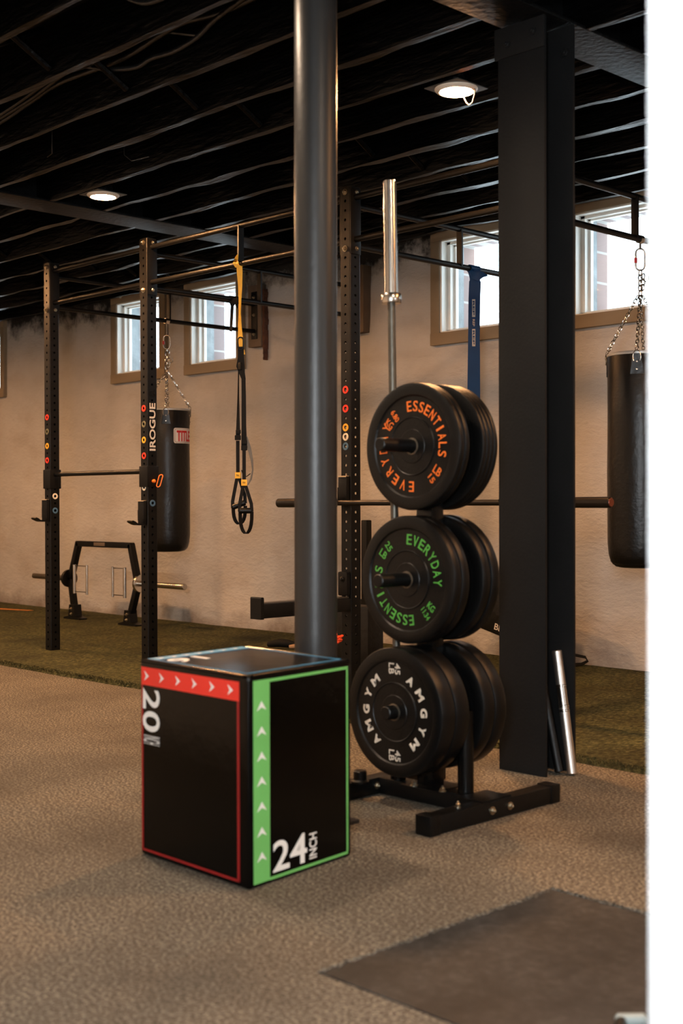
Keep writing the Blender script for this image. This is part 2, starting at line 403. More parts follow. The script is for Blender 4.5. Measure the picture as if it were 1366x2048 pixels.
# --- turf strip: slab with a slightly wandering edge
def turf_edge(x):
    return 4.275+.055*math.sin((x+5.2)*.95)*(1 if x > -5 else .5)+.018*noise.noise(Vector((x*2.1, 0, 3)))+.008*noise.noise(Vector((x*14, 2, 3)))
tg = G(); N = 520; vs_ = []; fs = []
for i in range(N+1):
    x = XL+(XR-XL)*i/N; y = turf_edge(x)
    rows = [(y-.002, 0), (y+.012, .016), (y+.04, .02)]+[(y+.04+(6.99-y-.04)*k/8, .02) for k in range(1, 9)]
    vs_ += [(x, yy, zz+(.0025*noise.noise(Vector((x*6, yy*6, 0))) if zz > .017 else 0)) for yy, zz in rows]
R_ = 11
for i in range(N):
    for k in range(R_-1): fs.append((i*R_+k, (i+1)*R_+k, (i+1)*R_+k+1, i*R_+k+1))
tg.add(vs_, fs)
turf = one('turf_flooring', tg, m_turf, (-6.5, 5.6, 0), 'dark green artificial turf strip running along the stone wall', 'turf', smooth=60); turf['kind'] = 'structure'
# loose blades along the turf edge, where it meets carpet
bl = G()
for i in range(3800):
    x = random.uniform(-8.6, -2.2); y = turf_edge(x)+random.uniform(-.004, .05)
    a = random.uniform(0, 6.28); p = Vector((x, y, .012)); l = random.uniform(.008, .018)
    bl.ribbon([p, p+Vector((math.cos(a)*l*.6, math.sin(a)*l*.6-.004, l))], .003, .001, (math.sin(a), -math.cos(a), 0))
tb = one('turf_blades', bl, m_turf, (-5.4, 4.3, 0), 'ragged blades along the front edge of the green turf', 'turf edge', smooth=0); tb['kind'] = 'stuff'

# --- stone wall with window openings
WIN = [(-12.98, -12.10), (-10.0+.025, -9.30), (-8.855, -8.228), (-5.985, -5.33), (-4.846, -4.19), (-1.9, -1.25)]
ZW0, ZW1 = 2.255, 2.905
xs = sorted([XL, XR]+[v for a in WIN for v in a]); zs = [-.1, ZW0, ZW1, 3.25]
def sub(a, step): 
    out = []
    for p, q in zip(a, a[1:]):
        k = max(1, round((q-p)/step)); out += [p+(q-p)*i/k for i in range(k)]
    return out+[a[-1]]
XS = sub(xs, .07); ZS = sub(zs, .07)
def inwin(x, z): return any(a < x < b for a, b in WIN) and ZW0 < z < ZW1
idx = {}; V = []; Fc = []
def vid(i, j):
    if (i, j) not in idx:
        x, z = XS[i], ZS[j]
        d = .022*noise.noise(Vector((x*1.1, 0, z*1.6)))+.010*noise.noise(Vector((x*3.2, 5, z*5.5)))+.005*noise.noise(Vector((x*9, 9, z*12)))
        d -= .05*max(0, .3-z)*(.6+noise.noise(Vector((x*1.3, 4, 0))))        # wall foot swells a little
        if any(a-.09 < x < b+.09 for a, b in WIN) and ZW0-.1 < z: d *= .25
        idx[(i, j)] = len(V); V.append((x, YW+d, z))
    return idx[(i, j)]
for i in range(len(XS)-1):
    for j in range(len(ZS)-1):
        if inwin((XS[i]+XS[i+1])/2, (ZS[j]+ZS[j+1])/2): continue
        Fc.append((vid(i, j), vid(i+1, j), vid(i+1, j+1), vid(i, j+1)))
struct(G().add(V, Fc), 'wall_back', m_wall, smooth=180)
# masonry behind the plaster face: solid blocks between openings
mb = G(); edges = [XL]+[v for a in WIN for v in a]+[XR]
for a, b in zip(edges[0::2], edges[1::2]): mb.b2((a-.0, 6.93, -.1), (b, 7.06, 3.25))
for a, b in WIN: mb.b2((a, 6.93, -.1), (b, 7.06, ZW0)); mb.b2((a, 6.93, ZW1), (b, 7.06, 3.25))
struct(mb, 'trim_8', m_render, smooth=0)
ob_ = G()
for a, b in zip(edges[0::2], edges[1::2]): ob_.b2((a, 7.06, -.1), (b+(.0 if b == XR else 0), 7.18, 3.25))
for a, b in WIN: ob_.b2((a, 7.06, -.1), (b, 7.18, ZW0)); ob_.b2((a, 7.06, ZW1), (b, 7.18, 3.25))
struct(ob_, 'wall_outer', m_brick, smooth=0)
# windows
for k, (a, b) in enumerate(WIN):
    win = bpy.data.objects.new('window_%d' % (k+1), None); COL.objects.link(win); win.location = ((a+b)/2, YW, ZW0); win['kind'] = 'structure'
    tr = G(); w_ = .082
    for lo, hi in (((a-w_, 6.785, ZW0-.085), (b+w_, 6.86, ZW0)), ((a-w_, 6.79, ZW1), (b+w_, 6.86, ZW1+.09)), ((a-w_, 6.79, ZW0), (a, 6.86, ZW1)), ((b, 6.79, ZW0), (b+w_, 6.86, ZW1))):
        tr.b2(lo, hi, .003)
    tr.build('trim', m_trim, win)
    fr = G()
    for i_, (y0, y1, wd) in enumerate(((6.80, 6.86, .016), (6.86, 6.905, .045), (6.90, 6.93, .062))):
        for lo, hi in (((a, y0, ZW0), (b, y1, ZW0+wd*.55)), ((a, y0, ZW1-wd*.6), (b, y1, ZW1)), ((a, y0, ZW0), (a+wd, y1, ZW1)), ((b-wd, y0, ZW0), (b, y1, ZW1))):
            fr.b2(lo, hi, .002)
    fr.build('window_frame', m_vinyl, win)
    G().b2((a+.03, 6.912, ZW0+.02), (b-.03, 6.916, ZW1-.02)).build('glass_pane', m_glass, win, smooth=0)
    area('window_portal', ((a+b)/2, 7.2, (ZW0+ZW1)/2), ((a+b)/2, 0, (ZW0+ZW1)/2), b-a, ZW1-ZW0, 1, (1, 1, 1), True)
# remaining walls of the room and of the lobby the camera stands in
struct(G().b2((XL-.1, -0.7, -.1), (XL, 7.0, 3.3)), 'wall_left', m_wall, smooth=0)
struct(G().b2((XR, -0.7, -.1), (XR+.1, 7.0, 3.3)), 'wall_right', m_drywall, smooth=0)
DX0, DX1, DZ = -2.35, -0.438, 2.1
wf = G().b2((XL, YF, -.03), (DX0, YF+.12, 3.3)).b2((DX1, YF, -.03), (XR, YF+.12, 3.3)).b2((DX0, YF, DZ), (DX1, YF+.12, 3.3))
struct(wf, 'wall_front', m_drywall, smooth=0)
struct(G().b2((XL, -0.80, -.1), (XR, -0.70, 3.3)), 'wall_rear', m_drywall, smooth=0)
struct(G().b2((-3.1, -.7, -.03), (-3.0, YF, 3.3)), 'wall_lobby', m_drywall, smooth=0)

wn = G(); wx, wz = .15, 1.42
for lo, hi in (((wx-.26, -.70, wz-.40), (wx+.26, -.665, wz-.33)), ((wx-.26, -.70, wz+.33), (wx+.26, -.665, wz+.40)), ((wx-.26, -.70, wz-.33), (wx-.20, -.665, wz+.33)), ((wx+.20, -.70, wz-.33), (wx+.26, -.665, wz+.33))):
    wn.b2(lo, hi, .003)
struct(wn, 'window_7', m_vinyl, smooth=0)
# --- ceiling: deck, joists, bridging
ceil = G().b2((XL, -0.7, 3.19), (XR, 7.2, 3.25)).build('ceiling', m_deck, None, smooth=0); ceil['kind'] = 'structure'
def joist(y, seed, parent=ceil):
    g = G(); nseg = 240; vs_ = []; fs = []; t = .046
    for i in range(nseg+1):
        x = XL+(XR-XL)*i/nseg
        rough = (1.25 if y > 4.5 else .8) if y > 3.2 else .35
        a = .020*rough*noise.noise(Vector((x*1.3, seed*7.1, 0)))+.011*rough*noise.noise(Vector((x*5, seed*3.3, 1)))
        b = .026*rough*noise.noise(Vector((x*1.1, seed*5.7, 4)))+.014*rough*noise.noise(Vector((x*6, seed*2.3, 8)))
        za = .012*rough*noise.noise(Vector((x*2.0, seed, 12))); zb = za+.010*noise.noise(Vector((x*3.0, seed, 19)))
        vs_ += [(x, y, 3.2), (x, y+a*.4, ZC+.022), (x, y+.004+a, ZC+za), (x, y+t-.004+b, ZC+zb), (x, y+t+b*.4, ZC+.03), (x, y+t, 3.2)]
    for i in range(nseg):
        for k in range(5): fs.append((i*6+k, (i+1)*6+k, (i+1)*6+k+1, i*6+k+1))
    g.add(vs_, fs); return g.build('joist', m_joist, parent, smooth=35)
JY = [3.428+.4065*k for k in range(-10, 9)]
for i, y in enumerate(JY): joist(y, i+1)
for X in (-4.93, -8.9):
    for i, y in enumerate(JY[:-1]):
        if y < 1.5: continue
        for sgn in (0, 1):
            g = G(); y0, y1 = y+.05, JY[i+1]-.004
            p, q = (Vector((X+.02*i % .03, y0, 3.16)), Vector((X, y1, 2.975))) if sgn == 0 else (Vector((X-.06, y0, 2.975)), Vector((X-.06, y1, 3.16)))
            d = q-p; u, v = frame(d)
            g.tube([p, q], .017, 8); g.build('bridging_strut', m_joist, ceil)
# --- steel beams and columns
def ibeam(name, xc, y0, y1, wd, ht, zb, label):
    t = .014
    g = G().b2((xc-wd/2, y0, zb), (xc+wd/2, y1, zb+t), .002).b2((xc-wd/2, y0, zb+ht-t), (xc+wd/2, y1, zb+ht), .002).b2((xc-.006, y0, zb+t), (xc+.006, y1, zb+ht-t))
    return one(name, g, m_beam, (xc, (y0+y1)/2, zb), label, 'beam')
BX1, BX2 = -3.08, -7.10
ibeam('steel_beam', BX1, -.68, 6.9, .225, .25, 2.938, 'black steel beam overhead, carried by the wide steel column')
ibeam('steel_beam', BX2, -.68, 6.9, .28, .22, 2.935, 'black steel beam crossing the ceiling behind the lit post at left')
# H column
cg = G(); cx0, cx1, cy0, cy1 = -3.212, -2.985, 4.0, 4.168
cg.b2((cx0, cy0, 0), (cx1, cy0+.013, 2.936), .002).b2((cx0+.01, cy1-.013, 0), (cx1+.022, cy1, 2.936), .002).b2((-3.105, cy0+.013, 0), (-3.09, cy1-.013, 2.936))
colr = thing('steel_column', ((cx0+cx1)/2, (cy0+cy1)/2, 0), 'wide dark grey steel H column behind the plate tree, next to the white door jamb', 'column')
cg.build('column_shaft', m_col, colr)
cp = G().b2((cx0-.012, cy0-.008, 2.815), (cx1+.004, cy0, 2.936), .002); cp.build('cap_bracket', m_col, colr)
for x, z in ((-3.16, 2.865), (-3.035, 2.885)):
    g = G(); bolt(g, (x, cy0-.008, z), (0, -1, 0), .012, .008); g.build('bolt', m_col, colr)
g = G(); bolt(g, (-3.0, cy1-.013, 2.83), (0, -1, 0), .017, .01); g.build('bolt', m_col, colr)
# round pillar
pil = thing('round_pillar', (-3.1, 2.9, 0), 'smooth grey round steel pillar standing right behind the black box', 'column')
G().cyl((-3.105, 2.9, .012), (-3.095, 2.9, 2.935), .071, n=64).build('pillar_shaft', m_pipe, pil)
G().b2((-3.2, 2.8, 0), (-3.0, 3.0, .012), .002).build('base_plate', m_pipe, pil)
# --- recessed ceiling lamps
def lamp(x, y, label):
    t = thing('ceiling_lamp', (x, y, 2.925), label, 'light', 'recessed ceiling lamps')
    G().lathe((x, y, 2.932), (0, 0, -1), [(.098, 0), (.098, .004), (.090, .012), (.077, .016), (.072, .010), (.072, 0)], 48).build('lamp_ring', m_lampring, t)
    G().lathe((x, y, 2.925), (0, 0, -1), [(0, 0), (0.04, .0), (.0722, 0.0005)], 40).build('lens', m_glow if y > 3.5 else m_glow2, t)
    G().b2((x-.1, y-.105, 2.932), (x+.1, y+.105, 2.936)).build('mounting_plate', mat('galvanised_plate', (92, 88, 82), .45, .6), t)
    G().cyl((x, y, 2.936), (x, y, 3.03), .06, n=24).build('lamp_can', m_joist, t)
    return t
l1 = lamp(-3.79, 4.42, 'lit round ceiling lamp on a square plate, just left of the steel column')
l2 = lamp(-6.575, 4.39, 'lit round ceiling lamp at left, above the orange-lit rack post')
for x, y in ((-.99, 4.42), (-9.36, 4.4), (-12.15, 4.4), (-3.79, 2.42), (-6.57, 2.42), (-9.36, 2.42), (-12.15, 2.42), (-.99, 2.42)):
    lamp(x, y, 'round recessed ceiling lamp beyond the edge of the view')
hk = G(); P = [(-3.80, 4.45, 2.935), (-3.775, 4.452, 2.90), (-3.757, 4.452, 2.868), (-3.74, 4.452, 2.855), (-3.722, 4.452, 2.862), (-3.711, 4.452, 2.89), (-3.705, 4.452, 2.94)]
one('wire_hook', hk.tube(P, .0028, 8), mat('brass_wire', (96, 60, 32), .45, .3), (-3.74, 4.452, 2.9), 'small bent wire loop hanging beside the lit lamp by the column', 'hook')

# --- cables along the joist bay
def cable(pts, r, label, ribs=False, mt=m_conduit):
    P = [Vector(p) for p in pts]; out = []
    for i in range(len(P)-1):
        p0, p1, p2, p3 = P[max(i-1, 0)], P[i], P[i+1], P[min(i+2, len(P)-1)]
        k = 26 if ribs else 8
        for s_ in range(k):
            t = s_/k; out.append(.5*((2*p1)+(-p0+p2)*t+(2*p0-5*p1+4*p2-p3)*t*t+(-p0+3*p1-3*p2+p3)*t**3))
    out.append(P[-1]); rr = [r*(1+.13*(i % 2)) for i in range(len(out))] if ribs else r
    return one('ceiling_cable', G().tube(out, rr, 10), mt, P[0], label, 'cable')
cable([(-6.6, 3.36, 3.0), (-6.0, 3.36, 3.03), (-5.69, 3.37, 3.075), (-5.39, 3.36, 3.1), (-4.88, 3.36, 3.085), (-4.58, 3.35, 3.108), (-4.4, 3.35, 3.12), (-4.18, 3.36, 3.1), (-3.94, 3.36, 3.1), (-3.3, 3.36, 3.12)], .012, 'ribbed black conduit along the dark joist at upper left', True)
cable([(-6.8, 3.31, 2.98), (-6.1, 3.31, 3.01), (-5.6, 3.32, 3.06), (-5.2, 3.31, 3.11), (-4.95, 3.34, 3.05), (-4.8, 3.385, 3.035), (-4.68, 3.385, 3.045), (-4.5, 3.38, 3.032), (-4.33, 3.37, 3.045), (-4.18, 3.35, 3.075), (-3.9, 3.33, 3.11)], .011, 'sagging black cable looping below the ribbed conduit')
cable([(-6.9, 3.27, 2.97), (-6.2, 3.27, 2.985), (-5.7, 3.27, 3.03), (-5.3, 3.28, 3.09), (-5.0, 3.27, 3.07), (-4.6, 3.28, 3.12), (-4.0, 3.28, 3.14)], .009, 'thin black cable behind the sagging one at upper left')
cable([(-4.35, 2.93, 3.14), (-4.2, 2.96, 3.05), (-4.08, 2.97, 3.02), (-3.9, 2.98, 3.03), (-3.75, 2.985, 3.06)], .012, 'short bent black cable near the top edge of the view')
g = G().tube([(-4.6, 3.37, 3.14), (-4.345, 3.40, 3.06)], .007, 6); one('nail', g, m_conduit, (-4.45, 3.38, 3.1), 'long dark nail crossing the sagging ceiling cable', 'nail')
for (x, y, dx) in ((-5.93, 3.64, -.08), (-5.83, 4.03, .1), (-7.3, 4.0, .06)):
    g = G().tube([(x, y, 3.192), (x, y, 2.96), (x+dx*.4, y+.02, 2.925), (x+dx*1.6, y+.05, 2.93)], .003, 5)
    one('hanging_wire', g, m_conduit, (x, y, 2.94), 'short black wire end poking out between the ceiling joists' , 'wire', 'wire ends under the joists')

# ================================================================== RACK
PX = [-7.953, -6.785, -4.931, -3.763]; PY = 4.871; PT = .02; PH = 2.743; HW = .038
rack = thing('squat_rack', (-5.86, PY, PT), 'long black perforated steel rack of posts and pull-up bars bolted to the wall', 'rack')
def upright(x):
    """square tube with through holes every two inches on all four faces"""
    g = G(); n = 54; pitch = PH/n; r = .0082
    oc = [(r*math.cos(math.pi/4*k), r*math.sin(math.pi/4*k)) for k in range(8)]
    for nx, ny in ((0, -1), (1, 0), (0, 1), (-1, 0)):
        tx, ty = -ny, nx
        c = .005; W = HW-c
        def pt(s_, z, off=0): return (x+nx*(HW-off)+tx*s_, PY+ny*(HW-off)+ty*s_, PT+z)
        vs_ = []; fs = []
        for i in range(n):
            zc = pitch*(i+.5); h = pitch/2; o = len(vs_)
            sq = [(W, 0), (W, h), (0, h), (-W, h), (-W, 0), (-W, -h), (0, -h), (W, -h)]
            vs_ += [pt(a, zc+b) for a, b in oc]+[pt(a, zc+b) for a, b in sq]+[pt(a, zc+b, .004) for a, b in oc]
            for k in range(8):
                k2 = (k+1) % 8; fs.append((o+k, o+k2, o+8+k2, o+8+k)); fs.append((o+16+k, o+16+k2, o+k2, o+k))
        g.add(vs_, fs)
        # rounded corner strip
        a0 = math.atan2(ny, nx); cv = []; 
        for z in (0, PH):
            for k in range(5):
                a = a0+math.pi/2*k/4
                ccx = x+(nx+tx)*W; ccy = PY+(ny+ty)*W
                cv.append((ccx+c*math.cos(a), ccy+c*math.sin(a), PT+z))
        g.add(cv, [(k, k+1, 6+k, 5+k) for k in range(4)])
    g.b2((x-W, PY-W, PT+PH-.006), (x+W, PY+W, PT+PH-.001))
    o = g.build('upright', m_black, rack, origin=(x, PY, PT), smooth=35); return o
ups = [upright(x) for x in PX]
def addbolt(p, nrm, par, r=.014): g = G(); bolt(g, p, nrm, r); g.build('bolt', m_bolt, par)
ZXU, ZXL, ZBU, ZBL = 2.706, 2.480, 2.673, 2.454
def xladder(i, j, ties):
    x0, x1 = PX[i]+HW, PX[j]-HW; g = G()
    for z in (ZXU, ZXL): g.cyl((x0, PY, z), (x1, PY, z), .0165, n=20)
    for sx in (x0, x1-.006): g.b2((sx, PY-HW, 2.40), (sx+.006, PY+HW, 2.755), .002)
    o = g.build('pull_up_bar', m_black, rack)
    for tx in ties: G().b2((tx-.006, PY-.02, ZXL), (tx+.006, PY+.02, ZXU)).build('vertical_tie', m_black, o)
xladder(0, 1, []); xladder(1, 2, [-5.855]); xladder(2, 3, [])
def yladder(i, ties, yend=6.76):
    x = PX[i]; g = G()
    for z in (ZBU, ZBL): g.cyl((x, PY+HW, z), (x, yend, z), .0165, n=20)
    g.b2((x-HW, PY+HW, 2.40), (x+HW, PY+HW+.006, 2.755), .002)
    o = g.build('wall_bar', m_black, rack)
    for ty in ties: G().b2((x-.02, ty-.006, ZBL), (x+.02, ty+.006, ZBU)).build('vertical_tie', m_black, o)
    b = G().b2((x-.036, yend-.006, 2.39), (x+.036, yend, 2.775), .002); br = b.build('wall_bracket', m_black, rack)
    for z in (2.43, 2.585, 2.73): addbolt((x, yend-.006, z), (0, -1, 0), br, .010)
yladder(0, [5.9]); yladder(1, [5.815]); yladder(2, [5.78]); yladder(3, [5.83])
for i, x in enumerate(PX):
    for z in (2.735, 2.430):
        addbolt((x, PY-HW, z), (0, -1, 0), ups[i], .013)
        addbolt((x+HW, PY+.006, z), (1, 0, 0), ups[i], .013)
def ring_marker(i, z, mt, face='y'):
    x = PX[i]; k = round((z-PT-PH/108)/(PH/54)); z = PT+PH/54*(k+.5)
    if face == 'y': o, ax = (x, PY-HW-.0005, z), (0, -1, 0)
    else: o, ax = (x+HW+.0005, PY, z), (1, 0, 0)
    G().lathe(o, ax, [(.010, 0), (.011, .003), (.0205, .003), (.0215, 0)], 28).build('hole_marker', mt, ups[i], label={'marker_red': 'red ring', 'marker_yellow': 'yellow ring', 'marker_white': 'white ring', 'marker_olive': 'dull olive ring', 'marker_blue': 'dark blue ring'}[mt.name])
for z, mt in ((1.687, m_ringred), (1.581, m_ringgry), (1.478, m_ringyel), (1.379, m_ringred)): ring_marker(0, z, mt)
ring_marker(0, 1.131, m_ringwht, 'x'); ring_marker(0, 1.007, m_ringblu, 'x')
for z, mt in ((1.69, m_ringred), (1.577, m_ringgry), (1.487, m_ringyel), (1.346, m_ringred), (1.165, m_ringwht)): ring_marker(1, z, mt)
ring_marker(1, 1.065, m_ringblu, 'x')
for z, mt in ((1.683, m_ringred), (1.586, m_ringred), (1.475, m_ringyel), (1.425, m_ringwht), (1.378, m_ringblu)): ring_marker(2, z, mt)
# white lettering running up the right-hand face of the second post
def postface(i, zc, yc=PY): return lambda x, y, h: Vector((PX[i]+HW+.0006+h, yc-y, zc+x))
g = G(); put_text(g, 'ROGUE', postface(1, 1.563), .044, .285, bold=.02); put_text(g, 'I', postface(1, 1.405), .044, .013, bold=.02)
g.build('lettering', m_logo, ups[1], label='white lettering ROGUE reading upwards')
g = G(); put_text(g, 'R', postface(1, 1.772), .04, .045, bold=.04); g.build('lettering', m_blackgloss, ups[1], label='gloss black letter R')
# horizontal low bar between the two left posts, on sleeves
for x in (PX[0], PX[1]):
    G().b2((x-HW-.007, PY-HW-.008, 1.165), (x+HW+.007, PY+HW+.008, 1.300), .004).build('bar_sleeve', m_black, rack)
G().cyl((PX[0]+HW, PY, 1.266), (PX[1]-HW, PY, 1.266), .0155, n=20).build('low_bar', m_black, rack)
# wooden backing boards and rust stain behind brackets
for x in (PX[0], PX[1], PX[2], PX[3]):
    bk = G().b2((x-.085, 6.763, 2.33), (x+.075, 6.86, 2.83), .004)
    one('backing_board', bk, mat('brown_board', (104, 88, 72), .8, var=.2, vscale=9), (x, 6.8, 2.33), {PX[0]: 'brown board behind the wall bracket right of the second pair of windows', PX[1]: 'brown board mostly hidden behind the middle rack post', PX[2]: 'brown board behind the steel column', PX[3]: 'brown board beyond the white jamb'}[x], 'board')
rs = G()
for k in range(26):
    z = 2.78-.022*k; wv = .03+.018*noise.noise(Vector((k*.5, 0, 0)))-(.02 if k > 21 else 0)
    rs.box((-7.865+.012*noise.noise(Vector((k*.4, 3, 0))), 6.80, z), (abs(wv)*.75, .05, .026), bev=.006)
one('rusty_strip', rs, m_rust, (-7.86, 6.8, 2.2), 'rust-brown crumbling edge strip on the wall beside the brown board', 'rust patch')

m_plas = mat('bare_plaster', (196, 180, 158), .9, var=.15, bump=.5, bscale=30)
for (xx, zz, w_, lab) in ((-6.02, 2.985, .10, 'lump of bare plaster at the top left corner of the window behind the blue band'), (-5.72, 3.012, .24, 'pale strip of bare plaster above the window behind the blue band'),
                          (-8.80, 2.995, .20, 'pale plaster strip above the window behind the yellow strap'), (-9.93, 2.985, .22, 'pale plaster strip above the window behind the lettered post'), (-4.80, 3.02, .26, 'pale plaster strip above the rightmost window')):
    g = G(); P = [(xx+w_*(k/7-.5), 6.785+.008*noise.noise(Vector((k, xx, 0))), zz+.022*noise.noise(Vector((k*.9, xx*3, 5)))) for k in range(8)]
    g.tube(P, [.008, .018, .024, .017, .022, .026, .018, .007], 7); one('plaster_lump', g, m_plas, (xx, 6.79, zz), lab, 'plaster')
# pull pin with orange loop on the low bar sleeve
pn = thing('pull_pin', (PX[1]+HW+.007, PY+.01, 1.2), 'orange loop-handled pin on the second post, below the white lettering', 'pin')
sc_ = Vector((PX[1]+HW+.02, PY+.02, 1.205))
ax = (Vector((0, 0, 1))+RL*.28).normalized()
G().tube(stad(sc_+RL*.018, ax, RL, .082, .024, 8), .0035, 8, True).build('loop_handle', m_orange, pn)
G().lathe((PX[1]+HW+.007, PY, 1.203), (1, 0, 0), [(.011, 0), (.012, .012), (.008, .02), (0, .022)], 20).build('knob', m_orange, pn)

# J hooks
def jhook(i, ztop, label, tipup=.018):
    x = PX[i]; t = thing('j_hook', (x, PY-HW, ztop-.15), label, 'rack hook', 'bar hooks on the rack posts')
    yf = PY-HW
    g = G().b2((x-.032, yf-.028, ztop-.15), (x+.032, yf-.002, ztop), .004)
    g.b2((x-HW-.008, yf-.02, ztop-.13), (x-HW-.002, yf+.05, ztop-.06), .002)
    g.build('hook_body', m_black, t)
    G().b2((x-.030, yf-.032, ztop-.006), (x+.030, yf-.006, ztop+.001), .002).build('top_edge', mat('pale_plastic', (200, 180, 150), .4), t, label='pale worn top edge')
    a = G(); poly = [(0, 0), (.055, 0), (.075, .004), (.105, tipup), (.112, tipup+.008), (.104, tipup+.014), (.085, .016+tipup*.5), (.07, .014), (.05, .012), (0, .012)]
    a.prism(poly, lambda u, v, h: Vector((x-.03+h, yf-.004-u, ztop-.158+v)), .06); a.build('hook_arm', m_black, t, smooth=0)
    return t
jhook(0, 1.090, 'black bar hook sticking out of the leftmost post'); jhook(1, 1.078, 'black bar hook sticking out of the post with white lettering')
jhook(2, 1.205, 'black bar hook holding the barbell, beside the round pillar'); jhook(3, 1.205, 'black bar hook behind the steel column')

# spotter arm on post 3
sp = thing('spotter_arm', (PX[2], PY-HW, .5), 'black safety arm jutting out to the left of the round pillar', 'spotter arm')
x = PX[2]
G().b2((x-.037, 4.207, .478), (x+.037, PY-HW, .548), .004).build('arm_tube', m_black, sp)
G().prism([(4.192, .474), (4.192, .580), (4.195, .586), (4.209, .586), (4.213, .580), (4.213, .474)], lambda u, v, h: Vector((x-.041+h, u, v)), .082).build('end_stop', m_black, sp, smooth=0)
G().b2((x-.034, 4.214, .548), (x+.034, PY-HW-.01, .556), .003).build('top_pad', mat('black_plastic_pad', (44, 44, 44), .35), sp)
G().b2((x-.036, PY-HW-.030, .56), (x+.036, PY-HW-.002, .69), .010).build('mount_bracket', m_black, sp)
g = G(); bolt(g, (x, PY-HW-.030, .65), (0, -1, 0), .014, .008); g.build('bolt', m_black, sp)
for y in (4.44, 4.53, 4.62):
    G().cyl((x+.036, y, .505), (x+.0385, y, .505), .010, n=16).build('arm_hole', m_blackgloss, sp)
G().cyl((x, 4.6, .478), (x, 4.6, .44), .02, n=16, bev=.004).build('knob', m_black, sp)

# barbell lying in the hooks
YB = 4.755; ZBAR = 1.061; XB = -5.392
bb = thing('barbell', (XB+1.1, YB, ZBAR), 'black barbell lying level across the rack hooks', 'barbell')
G().cyl((XB+.43, YB, ZBAR), (XB+1.77, YB, ZBAR), .0145, n=24).build('shaft', mat('black_bar_shaft', (36, 32, 28), .4, .6), bb)
m_sleeve = mat('black_bar_sleeve', (46, 42, 38), .28, .75)
for s in (0, 1):
    a, b = (XB, XB+.415) if s == 0 else (XB+1.785, XB+2.2)
    G().cyl((a, YB, ZBAR), (b, YB, ZBAR), .025, n=32, bev=.004).build('sleeve', m_sleeve, bb)
    c = XB+.415 if s == 0 else XB+1.755
    G().cyl((c, YB, ZBAR), (c+.03, YB, ZBAR), .038, n=32, bev=.004).build('collar', m_sleeve, bb)
G().lathe((XB+2.2, YB, ZBAR), (1, 0, 0), [(0, .003), (.018, .003), (.020, 0)], 24).build('end_cap', mat('copper_cap', (120, 60, 38), .4, .5), bb)

